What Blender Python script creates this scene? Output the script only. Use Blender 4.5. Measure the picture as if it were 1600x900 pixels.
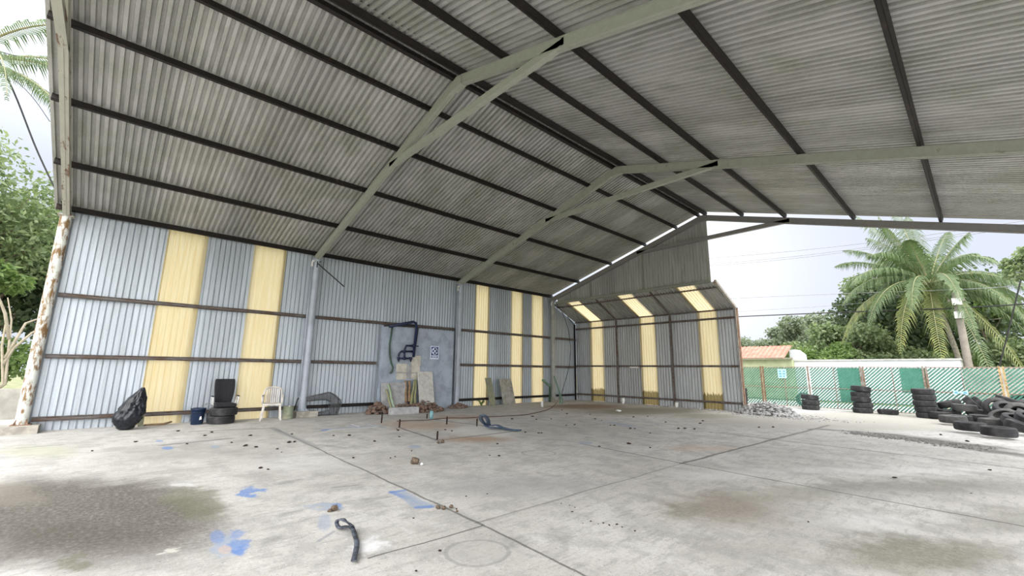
import bpy, bmesh, math, random
from mathutils import Vector, Matrix, noise

random.seed(7)
R = random.Random(11)
for o in list(bpy.data.objects):
    bpy.data.objects.remove(o)
scn = bpy.context.scene
COL = scn.collection

# ------------------------------------------------------------------ camera
CAM = Vector((14.4162, 1.2186, 1.44))
YAW, PITCH, ROLL, FPX = -0.82604, 0.1900, 0.01158, 669.59
_f = Vector((math.sin(YAW)*math.cos(PITCH), math.cos(YAW)*math.cos(PITCH), math.sin(PITCH)))
_r = Vector((math.cos(YAW), -math.sin(YAW), 0))
_u = _r.cross(_f)
CR = math.cos(ROLL)*_r + math.sin(ROLL)*_u
CU = -math.sin(ROLL)*_r + math.cos(ROLL)*_u
CF = _f
cd = bpy.data.cameras.new('camera')
cd.sensor_width = 36.0
cd.lens = FPX/1600*36.0
cd.clip_end = 500
cam = bpy.data.objects.new('camera', cd)
COL.objects.link(cam)
cam.matrix_world = Matrix(((CR.x, CU.x, -CF.x, CAM.x), (CR.y, CU.y, -CF.y, CAM.y), (CR.z, CU.z, -CF.z, CAM.z), (0, 0, 0, 1)))
scn.camera = cam

# ------------------------------------------------------------------ world, sun, exposure
scn.view_settings.view_transform = 'Standard'
scn.view_settings.look = 'None'
scn.view_settings.gamma = 1
scn.view_settings.use_curve_mapping = False
scn.view_settings.exposure = 0.22
SKY_LOW, SKY_HIGH, SKY_FRONT = 0.80, 2.5, 3.5      # horizon, zenith, brightening towards the open front
world = bpy.data.worlds.new('overcast_sky')
scn.world = world
world.use_nodes = True
wt = world.node_tree
wt.nodes.clear()
def wn(t, **k):
    n = wt.nodes.new(t)
    for a, b in k.items():
        setattr(n, a, b)
    return n
def wmath(op, a, b=None, clamp=False):
    n = wn('ShaderNodeMath', operation=op, use_clamp=clamp)
    for i, v in enumerate((a, b)):
        if v is None: continue
        if isinstance(v, (int, float)): n.inputs[i].default_value = v
        else: wt.links.new(v, n.inputs[i])
    return n.outputs[0]
tc = wn('ShaderNodeTexCoord')
sx = wn('ShaderNodeSeparateXYZ'); wt.links.new(tc.outputs['Generated'], sx.inputs[0])
def wdot(v):
    n = wn('ShaderNodeVectorMath', operation='DOT_PRODUCT')
    wt.links.new(tc.outputs['Generated'], n.inputs[0]); n.inputs[1].default_value = Vector(v).normalized()
    return n.outputs['Value']
mr = wn('ShaderNodeMapRange'); mr.interpolation_type = 'SMOOTHSTEP'
wt.links.new(sx.outputs['Z'], mr.inputs[0])
mr.inputs[1].default_value = 0.28; mr.inputs[2].default_value = 0.70
mr.inputs[3].default_value = SKY_LOW; mr.inputs[4].default_value = SKY_HIGH
front = wmath('MULTIPLY', wmath('POWER', wmath('MAXIMUM', wdot((0.65, -0.62, 0.25)), 0.0), 1.5), SKY_FRONT)
glow = wmath('MULTIPLY', wmath('POWER', wmath('MAXIMUM', wdot((-0.40, 0.88, 0.22)), 0.0), 60), 0.30)
lum = wmath('ADD', wmath('ADD', mr.outputs[0], front), glow)
cr = wn('ShaderNodeMixRGB'); cr.inputs[1].default_value = (0.86, 0.92, 1.06, 1); cr.inputs[2].default_value = (1.0, 1.0, 0.985, 1)
wt.links.new(wmath('ADD', wmath('MULTIPLY', glow, 3.0), wmath('ADD', wmath('MULTIPLY', front, 0.6), wmath('MULTIPLY', wmath('SUBTRACT', mr.outputs[0], SKY_LOW), 0.4)), True), cr.inputs[0])
bg = wn('ShaderNodeBackground'); wt.links.new(cr.outputs[0], bg.inputs[0]); wt.links.new(lum, bg.inputs[1])
wo = wn('ShaderNodeOutputWorld'); wt.links.new(bg.outputs[0], wo.inputs[0])

sun_d = bpy.data.lights.new('hazy_sun', 'SUN')
sun_d.energy = 0.55
sun_d.angle = math.radians(40)
sun_d.color = (1.0, 0.98, 0.95)
sun = bpy.data.objects.new('hazy_sun', sun_d)
COL.objects.link(sun)
sun.rotation_euler = Vector((0.72, -0.50, 0.62)).to_track_quat('Z', 'Y').to_euler()

# ------------------------------------------------------------------ plan of the shed (metres)
L, H, XR, HR, D = 5.7216, 5.0, 7.849, 7.36, 1.962
SL = (HR-H)/XR
XE = 16.95
Y3 = 3*L
Y4 = Y3 + D
def roofz(x): return HR - SL*abs(x-XR)

# a pixel of the photograph (1600 x 900) turned into a point of the place
def ray(px, py):
    return CR*((px-800)/FPX) - CU*((py-450)/FPX) + CF
def on(px, py, ax, v):
    d = ray(px, py); t = (v-CAM[ax])/d[ax]
    return CAM + d*t
def fl(px, py, z=0.0): return on(px, py, 2, z)
def wl(px, py, x=0.0): return on(px, py, 0, x)
def bk(px, py, y=Y4): return on(px, py, 1, y)
def at(px, py, dist):
    d = ray(px, py)
    return CAM + d*(dist/math.hypot(d.x, d.y))
def over(px, py, base):
    """point seen at (px, py) as far away as the ground point base"""
    return at(px, py, math.hypot(base.x-CAM.x, base.y-CAM.y))

# ------------------------------------------------------------------ material helpers
MATS = {}
class NT:
    def __init__(s, name):
        s.m = bpy.data.materials.new(name); s.m.use_nodes = True
        s.t = s.m.node_tree; s.t.nodes.clear()
        s.out = s.n('ShaderNodeOutputMaterial')
        s.b = s.n('ShaderNodeBsdfPrincipled')
        s.t.links.new(s.b.outputs[0], s.out.inputs[0])
    def n(s, t, **k):
        n = s.t.nodes.new(t)
        for a, b in k.items(): setattr(n, a, b)
        return n
    def put(s, sock, v):
        if isinstance(v, bpy.types.NodeSocket): s.t.links.new(v, sock)
        elif isinstance(v, (tuple, list, Vector)) and sock.type == 'RGBA' and len(v) == 3: sock.default_value = (*v, 1)
        else: sock.default_value = v
    def math(s, op, a, b=None, c=None, clamp=False):
        n = s.n('ShaderNodeMath', operation=op, use_clamp=clamp)
        for i, v in enumerate((a, b, c)):
            if v is not None: s.put(n.inputs[i], v)
        return n.outputs[0]
    def vm(s, op, a, b=None):
        n = s.n('ShaderNodeVectorMath', operation=op)
        s.put(n.inputs[0], a)
        if b is not None: s.put(n.inputs[1], b)
        return n.outputs['Value'] if op in ('DOT_PRODUCT', 'LENGTH', 'DISTANCE') else n.outputs[0]
    def mix(s, f, a, b, mode='MIX'):
        n = s.n('ShaderNodeMixRGB', blend_type=mode)
        s.put(n.inputs[0], f); s.put(n.inputs[1], a); s.put(n.inputs[2], b)
        return n.outputs[0]
    def noise(s, vec, scale, detail=3, rough=0.55, out=0):
        n = s.n('ShaderNodeTexNoise'); s.put(n.inputs['Vector'], vec)
        n.inputs['Scale'].default_value = scale; n.inputs['Detail'].default_value = detail; n.inputs['Roughness'].default_value = rough
        return n.outputs[out]
    def rng(s, v, a, b, c=0.0, d=1.0):
        n = s.n('ShaderNodeMapRange'); n.interpolation_type = 'SMOOTHSTEP'
        s.put(n.inputs[0], v)
        for i, x in enumerate((a, b, c, d)): n.inputs[i+1].default_value = x
        return n.outputs[0]
    def pos(s, obj=False):
        if obj: return s.n('ShaderNodeTexCoord').outputs['Object']
        return s.n('ShaderNodeNewGeometry').outputs['Position']
    def scale(s, v, sc): return s.vm('MULTIPLY', v, sc)
    def bump(s, h, strength=0.3, dist=0.01):
        n = s.n('ShaderNodeBump'); n.inputs['Strength'].default_value = strength; n.inputs['Distance'].default_value = dist
        s.put(n.inputs['Height'], h); s.t.links.new(n.outputs[0], s.b.inputs['Normal'])
    def fin(s, col=None, rough=0.6, metal=0.0, spec=0.4):
        if col is not None: s.put(s.b.inputs['Base Color'], col)
        s.put(s.b.inputs['Roughness'], rough); s.put(s.b.inputs['Metallic'], metal)
        s.b.inputs['Specular IOR Level'].default_value = spec
        MATS[s.m.name] = s.m
        return s.m

def simple(name, col, rough=0.6, metal=0.0, var=0.12, scale=6.0, bump=0.0, spec=0.4, second=None, amount=0.5):
    s = NT(name); p = s.pos(True)
    n = s.noise(p, scale, 4, 0.6)
    c2 = second if second else tuple(max(0, c*(1-var*2)) for c in col)
    f = s.rng(n, 0.35, 0.7, 0, 1.0 if not second else amount*2)
    c = s.mix(f, col, c2)
    if bump: s.bump(s.noise(p, scale*6, 4), bump, 0.01)
    return s.fin(c, rough, metal, spec)

def rusty(name, paint, rust=(0.16, 0.065, 0.025), lo=0.5, hi=0.62, scale=4.0, stretch=(1, 1, 0.35), rough=0.6, metal=0.0):
    s = NT(name); p = s.pos(False)
    v = s.scale(p, stretch)
    n = s.noise(v, scale, 6, 0.68)
    f = s.rng(n, lo, hi)
    tone = s.noise(v, scale*4, 3)
    rc = s.mix(tone, rust, tuple(min(1, c*1.9) for c in rust))
    pc = s.mix(s.noise(v, scale*1.5, 3), paint, tuple(c*0.72 for c in paint))
    s.bump(n, 0.2, 0.01)
    return s.fin(s.mix(f, pc, rc), rough, metal)

def sheet_metal(name, base, axis, streak, rough=0.5, metal=0.25, dirt=(0.16, 0.15, 0.12), dirt_amt=0.45, tone=0.22, greenish=None):
    """galvanised sheet: each sheet 0.75 m wide has its own tone; dirt runs along the ribs"""
    s = NT(name); p = s.pos()
    sp = s.n('ShaderNodeSeparateXYZ'); s.put(sp.inputs[0], p)
    along = sp.outputs['XYZ'.index(axis)]
    cell = s.math('FLOOR', s.math('DIVIDE', along, 0.75))
    wn_ = s.n('ShaderNodeTexWhiteNoise', noise_dimensions='1D'); s.put(wn_.inputs['W'], cell)
    t = s.math('MULTIPLY_ADD', wn_.outputs['Value'], tone, 1-tone*0.6)
    v = s.scale(p, streak)
    st = s.noise(v, 2.2, 5, 0.65)
    blot = s.noise(p, 0.9, 4, 0.6)
    speck = s.noise(p, 22, 3, 0.7)
    c = s.mix(1.0, base, s.mix(0.0, (1, 1, 1), (1, 1, 1)), 'MULTIPLY')
    col = s.n('ShaderNodeVectorMath', operation='SCALE'); s.put(col.inputs[0], c); s.put(col.inputs['Scale'], t)
    c = s.mix(s.math('MULTIPLY', s.rng(st, 0.42, 0.72), dirt_amt), col.outputs[0], dirt)
    if greenish: c = s.mix(s.math('MULTIPLY', s.rng(blot, 0.4, 0.7), 0.55), c, greenish)
    c = s.mix(s.math('MULTIPLY', s.rng(speck, 0.5, 0.75), 0.22), c, tuple(min(1, b*1.5) for b in base))
    s.bump(s.noise(p, 9, 3), 0.08, 0.01)
    return s.fin(c, rough, metal)

wall_metal = sheet_metal('galvanised_wall', (0.50, 0.55, 0.61), 'Y', (1.0, 9, 0.35), 0.42, 0.30, dirt_amt=0.30, tone=0.18)
back_metal = sheet_metal('galvanised_back_wall', (0.50, 0.52, 0.54), 'X', (9, 1.0, 0.35), 0.42, 0.30, dirt_amt=0.45, tone=0.2)
gable_metal = sheet_metal('galvanised_gable', (0.44, 0.44, 0.42), 'X', (9, 1, 0.4), 0.5, 0.2, dirt_amt=0.5)
roof_metal = sheet_metal('aged_roof_sheet', (0.47, 0.465, 0.45), 'Y', (0.5, 2.6, 0.5), 0.5, 0.18, dirt=(0.17, 0.17, 0.14), dirt_amt=0.4, tone=0.25, greenish=(0.27, 0.275, 0.22))
purlin_mat = rusty('dark_purlin_steel', (0.016, 0.012, 0.011), (0.034, 0.017, 0.011), 0.55, 0.75, 5, (1, 1, 1))
girt_mat = rusty('rusted_girt_steel', (0.17, 0.155, 0.15), (0.07, 0.042, 0.03), 0.42, 0.60, 7, (1, 0.5, 2))  # rust, with rail highlights and shadow also put into the mottled tones
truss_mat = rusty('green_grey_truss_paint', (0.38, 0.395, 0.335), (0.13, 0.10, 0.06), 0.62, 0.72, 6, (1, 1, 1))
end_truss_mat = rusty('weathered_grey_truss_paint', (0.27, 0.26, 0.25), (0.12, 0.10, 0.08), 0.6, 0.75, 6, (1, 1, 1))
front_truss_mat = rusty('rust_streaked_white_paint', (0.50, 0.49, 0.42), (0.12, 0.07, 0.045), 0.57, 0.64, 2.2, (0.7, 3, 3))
col_rust = rusty('white_paint_with_rust', (0.72, 0.74, 0.70), (0.13, 0.075, 0.03), 0.45, 0.60, 5.5, (2, 2, 0.7))
col_blue = simple('blue_grey_column_paint', (0.42, 0.46, 0.53), 0.5, 0, 0.12, 3)
col_grey = simple('grey_column_paint', (0.33, 0.34, 0.32), 0.55, 0, 0.12, 3)
concrete = simple('pier_concrete', (0.46, 0.43, 0.38), 0.9, 0, 0.2, 5, 0.4)
render_mat = simple('cement_render', (0.37, 0.42, 0.50), 0.9, 0, 0.16, 2.2, 0.4, second=(0.25, 0.285, 0.34), amount=0.5)
patch_mat = simple('pale_mortar', (0.60, 0.57, 0.50), 0.9, 0, 0.12, 5, 0.5)
slab_mat = simple('grey_concrete_slab', (0.42, 0.42, 0.43), 0.9, 0, 0.15, 5, 0.4)
pale_slab = simple('pale_concrete_slab', (0.56, 0.55, 0.52), 0.9, 0, 0.12, 6, 0.4)
mossy = simple('mossy_board', (0.24, 0.25, 0.16), 0.9, 0, 0.2, 6, 0.3, second=(0.17, 0.16, 0.13))
greyboard = simple('grey_cement_board', (0.33, 0.32, 0.28), 0.9, 0, 0.2, 6, 0.3)
rubber = NT('tyre_rubber'); _p = rubber.pos(True)
rubber.bump(rubber.noise(_p, 40, 3), 0.25, 0.004)
rubber.fin(rubber.mix(rubber.rng(rubber.noise(_p, 5, 4), 0.4, 0.7), (0.028, 0.028, 0.031), (0.075, 0.072, 0.072)), 0.72, 0, 0.35)
rubber = rubber.m
rubber_dusty = NT('dusty_tyre_rubber'); _p = rubber_dusty.pos(True)
rubber_dusty.fin(rubber_dusty.mix(rubber_dusty.rng(rubber_dusty.noise(_p, 4, 4), 0.35, 0.7), (0.05, 0.049, 0.05), (0.12, 0.118, 0.115)), 0.85, 0, 0.3)
rubber_dusty = rubber_dusty.m
blackplastic = simple('black_plastic_film', (0.010, 0.012, 0.018), 0.33, 0, 0.1, 4, 0.0, 0.45)
blackfabric = simple('black_chair_fabric', (0.018, 0.018, 0.022), 0.85, 0, 0.2, 30, 0.2)
chrome = simple('pale_arm_plastic', (0.66, 0.66, 0.66), 0.4, 0, 0.1, 6)
bucket_blue = simple('navy_bucket_plastic', (0.012, 0.028, 0.075), 0.4, 0, 0.2, 8)
white_plastic = simple('white_plastic', (0.78, 0.78, 0.76), 0.4, 0, 0.08, 5)
chair_plastic = simple('grubby_white_chair_plastic', (0.66, 0.62, 0.58), 0.5, 0, 0.15, 6)
can_green = simple('faded_green_paint', (0.20, 0.25, 0.17), 0.5, 0, 0.2, 6, second=(0.34, 0.33, 0.24))
wire_mat = simple('grey_wire', (0.12, 0.12, 0.125), 0.5, 0.4, 0.2, 8)
pipe_navy = simple('navy_pipe_paint', (0.015, 0.025, 0.07), 0.4, 0.0, 0.2, 8)
black_mat = simple('black_cable', (0.02, 0.02, 0.02), 0.55, 0, 0.2, 8)
green_hose = simple('dark_green_hose', (0.035, 0.08, 0.05), 0.5, 0, 0.2, 8)
brown_hose = simple('brown_hose', (0.10, 0.05, 0.035), 0.5, 0, 0.2, 8)
green_pipe = simple('grey_green_pipe', (0.16, 0.26, 0.20), 0.5, 0, 0.2, 8)
strap_mat = simple('black_rubber_strap', (0.035, 0.04, 0.05), 0.45, 0, 0.2, 14, second=(0.12, 0.14, 0.18))
strap_blue = simple('dark_blue_strap', (0.03, 0.06, 0.13), 0.45, 0, 0.2, 14, second=(0.10, 0.14, 0.20))
rebar = simple('rusted_rebar', (0.045, 0.022, 0.018), 0.9, 0.2, 0.3, 20)
teal_pipe = simple('teal_pvc', (0.22, 0.42, 0.46), 0.5, 0, 0.2, 10)
bamboo = simple('green_bamboo', (0.26, 0.28, 0.13), 0.5, 0, 0.2, 6, second=(0.34, 0.29, 0.18))
cane_pale = simple('pale_green_cane', (0.32, 0.42, 0.32), 0.5, 0, 0.2, 6, second=(0.26, 0.33, 0.20))
brown_wood = simple('weathered_brown_wood', (0.30, 0.20, 0.12), 0.85, 0, 0.25, 8, 0.3)
pale_wood = simple('fresh_yellow_wood', (0.72, 0.58, 0.30), 0.7, 0, 0.1, 8)
rubble_mat = simple('brick_rubble', (0.20, 0.12, 0.085), 0.95, 0, 0.3, 9, 0.3, second=(0.15, 0.13, 0.12))
leafdry = simple('dry_brown_leaf', (0.045, 0.028, 0.018), 0.95, 0, 0.3, 25)
pebble = simple('brown_clod', (0.17, 0.125, 0.09), 0.95, 0, 0.3, 25, 0.4)
sign_white = simple('sign_white', (0.62, 0.68, 0.84), 0.5, 0, 0.05, 10)
sign_navy = simple('sign_navy', (0.01, 0.025, 0.12), 0.5, 0, 0.05, 10)
sign_cyan = simple('sign_pale_blue', (0.50, 0.82, 0.92), 0.5, 0, 0.05, 10)
sign_text = simple('sign_faded_text', (0.16, 0.42, 0.55), 0.5, 0, 0.05, 10)
fence_frame = rusty('rusted_fence_tube', (0.38, 0.35, 0.31), (0.14, 0.085, 0.055), 0.42, 0.58, 9, (1, 1, 1))
fence_rust = rusty('heavily_rusted_tube', (0.30, 0.20, 0.14), (0.13, 0.065, 0.035), 0.42, 0.58, 9, (1, 1, 1))
fence_yellow = rusty('yellow_flaking_tube', (0.55, 0.42, 0.20), (0.20, 0.10, 0.04), 0.5, 0.6, 9, (1, 1, 1))
slat_mat = simple('green_fence_slat', (0.055, 0.20, 0.145), 0.45, 0, 0.15, 5, second=(0.10, 0.27, 0.21))
white_wall = simple('white_washed_wall', (0.62, 0.64, 0.68), 0.9, 0, 0.05, 1.5)
olive_wall = simple('olive_painted_wall', (0.40, 0.44, 0.27), 0.9, 0, 0.12, 1.5)
green_door = simple('green_door_paint', (0.05, 0.20, 0.145), 0.6, 0, 0.1, 3)
red_roof = simple('faded_red_roof', (0.50, 0.17, 0.12), 0.7, 0, 0.12, 3, second=(0.56, 0.25, 0.19))
bark = simple('tree_bark', (0.24, 0.20, 0.15), 0.95, 0, 0.25, 8, 0.6)
palm_bark = simple('palm_bark', (0.32, 0.29, 0.24), 0.95, 0, 0.2, 10, 0.6)
pole_conc = simple('utility_pole_concrete', (0.27, 0.24, 0.21), 0.9, 0, 0.12, 4, 0.2)
gravel_mat = simple('grey_gravel', (0.50, 0.50, 0.50), 0.95, 0, 0.2, 12, 0.4, second=(0.24, 0.23, 0.23))
coconut = simple('green_coconut', (0.40, 0.42, 0.14), 0.6, 0, 0.1, 5)
lowwall = simple('old_cement_wall', (0.42, 0.40, 0.36), 0.95, 0, 0.15, 2, 0.4)
bluepaint_note = None

def leaf_material(name, c1, c2, trans=0.35):
    s = NT(name)
    oi = s.n('ShaderNodeNewGeometry')
    c = s.mix(oi.outputs['Random Per Island'], c1, c2)
    s.fin(c, 0.5, 0, 0.35)
    tr = s.n('ShaderNodeBsdfTranslucent'); s.put(tr.inputs[0], s.mix(1.0, c, (1.25, 1.35, 0.8), 'MULTIPLY'))
    mx = s.n('ShaderNodeMixShader'); mx.inputs[0].default_value = trans
    s.t.links.new(s.b.outputs[0], mx.inputs[1]); s.t.links.new(tr.outputs[0], mx.inputs[2])
    s.t.links.new(mx.outputs[0], s.out.inputs[0])
    return s.m
leaf_mid = leaf_material('mid_green_leaves', (0.12, 0.175, 0.085), (0.31, 0.37, 0.21))
leaf_dark = leaf_material('dark_green_leaves', (0.035, 0.060, 0.035), (0.11, 0.15, 0.075))
leaf_bright = leaf_material('bright_green_leaves', (0.12, 0.20, 0.06), (0.24, 0.32, 0.12))
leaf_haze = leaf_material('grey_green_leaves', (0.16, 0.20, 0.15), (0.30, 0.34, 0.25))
palm_leaf = leaf_material('palm_leaflets', (0.075, 0.125, 0.055), (0.17, 0.22, 0.11), 0.25)
palm_leaf_y = leaf_material('yellowing_palm_leaflets', (0.11, 0.155, 0.06), (0.30, 0.31, 0.10), 0.25)

def yellow_panel(name, stain_z=None):
    s = NT(name); p = s.pos()
    st = s.noise(s.scale(p, (6, 6, 0.5)), 2.5, 4)
    c = s.mix(s.rng(st, 0.3, 0.75), (0.82, 0.72, 0.48), (0.77, 0.64, 0.37))
    fib = s.noise(s.scale(p, (40, 40, 3)), 2, 2)
    c = s.mix(s.math('MULTIPLY', s.rng(fib, 0.5, 0.7), 0.25), c, (0.80, 0.60, 0.26))
    if stain_z is not None:
        sp = s.n('ShaderNodeSeparateXYZ'); s.put(sp.inputs[0], p)
        edge = s.math('ADD', sp.outputs['Z'], s.math('MULTIPLY', s.noise(s.scale(p, (14, 1, 1.5)), 1.0, 4), -0.5))
        f = s.rng(edge, stain_z-0.32, stain_z-0.22, 1, 0)
        c = s.mix(s.math('MULTIPLY', f, 0.88), c, (0.20, 0.15, 0.05))
    s.fin(c, 0.5, 0, 0.3)
    tr = s.n('ShaderNodeBsdfTranslucent'); s.put(tr.inputs[0], c)
    mx = s.n('ShaderNodeMixShader'); mx.inputs[0].default_value = 0.62
    s.t.links.new(s.b.outputs[0], mx.inputs[1]); s.t.links.new(tr.outputs[0], mx.inputs[2])
    s.t.links.new(mx.outputs[0], s.out.inputs[0])
    return s.m
yel = yellow_panel('yellow_fibreglass')
yel_stained = yellow_panel('yellow_fibreglass_stained_foot', 0.62)

# ------------------------------------------------------------------ mesh helpers
class MB:
    def __init__(s): s.v = []; s.f = []; s.smooth = set()
    def add(s, vs, fs, smooth=False):
        b = len(s.v); s.v += [tuple(v) for v in vs]
        for f in fs:
            if smooth: s.smooth.add(len(s.f))
            s.f.append(tuple(b+i for i in f))
        return s
    def box(s, a, b):
        x0, y0, z0 = (min(a[i], b[i]) for i in range(3)); x1, y1, z1 = (max(a[i], b[i]) for i in range(3))
        vs = [(x, y, z) for z in (z0, z1) for y in (y0, y1) for x in (x0, x1)]
        return s.add(vs, [(0, 2, 3, 1), (4, 5, 7, 6), (0, 1, 5, 4), (2, 6, 7, 3), (0, 4, 6, 2), (1, 3, 7, 5)])
    def bar(s, a, b, w, h, up=(0, 0, 1), off=(0, 0)):
        a, b = Vector(a), Vector(b); d = (b-a).normalized(); up = Vector(up)
        side = d.cross(up)
        if side.length < 1e-4: side = d.cross(Vector((1, 0, 0)))
        side.normalize(); up = side.cross(d)
        vs = []
        for p in (a, b):
            for i, j in ((-1, -1), (1, -1), (1, 1), (-1, 1)):
                vs.append(p + side*(i*w/2+off[0]) + up*(j*h/2+off[1]))
        return s.add(vs, [(0, 1, 2, 3), (7, 6, 5, 4), (0, 4, 5, 1), (1, 5, 6, 2), (2, 6, 7, 3), (3, 7, 4, 0)])
    def channel(s, a, b, w, h, t=0.012, lip=0.02, up=(0, 0, 1), open_side=1):
        """a C section: web, two flanges and lips"""
        k = open_side
        s.bar(a, b, t, h, up, (-k*(w/2-t/2), 0))
        s.bar(a, b, w, t, up, (0, h/2-t/2)); s.bar(a, b, w, t, up, (0, -h/2+t/2))
        s.bar(a, b, t, lip, up, (k*(w/2-t/2), h/2-lip/2)); s.bar(a, b, t, lip, up, (k*(w/2-t/2), -h/2+lip/2))
        return s
    def tube(s, pts, r, n=10, closed=False, caps=True):
        pts = [Vector(p) for p in pts]; m = len(pts)
        rs = r if isinstance(r, (list, tuple)) else [r]*m
        vs = []; prev = None
        for i, p in enumerate(pts):
            if closed: d = pts[(i+1) % m]-pts[i-1]
            else: d = pts[min(i+1, m-1)]-pts[max(i-1, 0)]
            d.normalize()
            if prev is None:
                ref = Vector((0, 0, 1)) if abs(d.z) < 0.9 else Vector((1, 0, 0))
                side = d.cross(ref).normalized()
            else:
                side = prev - d*prev.dot(d)
                side.normalize()
            prev = side; up = side.cross(d)
            for k in range(n):
                a = 2*math.pi*k/n
                vs.append(p + (side*math.cos(a)+up*math.sin(a))*rs[i])
        fs = []
        for i in range(m if closed else m-1):
            j = (i+1) % m
            for k in range(n):
                fs.append((i*n+k, i*n+(k+1) % n, j*n+(k+1) % n, j*n+k))
        s.add(vs, fs, True)
        if caps and not closed:
            b = len(s.v)-m*n
            s.f.append(tuple(b+k for k in range(n))[::-1]); s.f.append(tuple(b+(m-1)*n+k for k in range(n)))
        return s
    def lathe(s, prof, n=24, M=None, closed=False):
        """prof: (radius, z) list"""
        vs = []; m = len(prof)
        for r, z in prof:
            for k in range(n):
                a = 2*math.pi*k/n
                p = Vector((r*math.cos(a), r*math.sin(a), z))
                vs.append(M @ p if M else p)
        fs = []
        for i in range(m if closed else m-1):
            j = (i+1) % m
            for k in range(n):
                fs.append((i*n+k, i*n+(k+1) % n, j*n+(k+1) % n, j*n+k))
        return s.add(vs, fs, True)
    def prism(s, poly, a, b):
        """poly: list of points; extruded by vector from a to b"""
        d = Vector(b)-Vector(a); n = len(poly)
        vs = [Vector(p) for p in poly]+[Vector(p)+d for p in poly]
        fs = [tuple(range(n))[::-1], tuple(range(n, 2*n))]+[(i, (i+1) % n, n+(i+1) % n, n+i) for i in range(n)]
        return s.add(vs, fs)
    def blob(s, c, r, seed=0, sq=(1, 1, 1), amp=0.3, lv=2):
        bm = bmesh.new(); bmesh.ops.create_icosphere(bm, subdivisions=lv, radius=1)
        vs = []
        for v in bm.verts:
            k = 1+amp*noise.noise(v.co*1.7+Vector((seed*3.1, seed*1.7, seed)))
            vs.append(Vector(c)+Vector((v.co.x*sq[0], v.co.y*sq[1], v.co.z*sq[2]))*r*k)
        fs = [tuple(v.index for v in f.verts) for f in bm.faces]
        bm.free()
        return s.add(vs, fs, lv > 1)
    def mesh(s, name, mat):
        me = bpy.data.meshes.new(name); me.from_pydata(s.v, [], s.f); me.materials.append(mat)
        if s.smooth:
            fl_ = [i in s.smooth for i in range(len(s.f))]
            me.polygons.foreach_set('use_smooth', fl_)
        me.update(); return me
    def build(s, name, mat, parent=None, origin=None):
        if origin is not None and parent is None:
            o_ = Vector(origin); s.v = [tuple(Vector(v)-o_) for v in s.v]
        ob = bpy.data.objects.new(name, s.mesh(name, mat)); COL.objects.link(ob)
        if parent: ob.parent = parent
        elif origin is not None: ob.location = origin
        return ob
def tag(o, label, cat, group=None, kind=None):
    o['label'] = label; o['category'] = cat
    if group: o['group'] = group
    if kind: o['kind'] = kind
    return o
def struct(o, label=None):
    o['kind'] = 'structure'
    if label: o['label'] = label
    return o
def empty(name, loc, label, cat, group=None, rz=0.0):
    o = bpy.data.objects.new(name, None); COL.objects.link(o); o.location = loc; o.rotation_euler = (0, 0, rz)
    o.empty_display_size = 0.2
    return tag(o, label, cat, group)

PROF = [(0.0, 0.0), (0.094, 0.0), (0.097, 0.042), (0.122, 0.042)]     # pan, slope, rib, slope: repeats every 0.125 m
ROOFP = [(0.0, 0.0), (0.056, 0.0), (0.066, 0.060), (0.115, 0.060)]
def ribbed(mb, O, U, V, lu, v0, v1, depth=1.0, phase=0.0, P=0.125, prof=PROF):
    """ribbed sheet: U the direction across the ribs, V along them; v0 and v1 give the two ends for each u"""
    O, U, V = Vector(O), Vector(U).normalized(), Vector(V).normalized(); N = U.cross(V)
    us = [(0.0, None)]
    k = math.floor(-phase/P)-1
    pts = []
    while k*P+phase < lu+P:
        for pu, pd in prof:
            u = k*P+phase+pu
            pts.append((u, pd*depth))
        k += 1
    res = []
    for i in range(len(pts)-1):
        (a, da), (b, db) = pts[i], pts[i+1]
        if a < 0 <= b and b > a: res.append((0.0, da+(db-da)*(0-a)/(b-a)))
        if 0 < a < lu: res.append((a, da))
        if a < lu <= b: res.append((lu, da+(db-da)*(lu-a)/(b-a)))
    vs = []; fs = []
    for u, d in res:
        a = v0(u) if callable(v0) else v0; b = v1(u) if callable(v1) else v1
        vs += [O+U*u+V*a+N*d, O+U*u+V*b+N*d]
    for i in range(len(res)-1):
        fs.append((2*i, 2*i+2, 2*i+3, 2*i+1))
    return mb.add(vs, fs)

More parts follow.
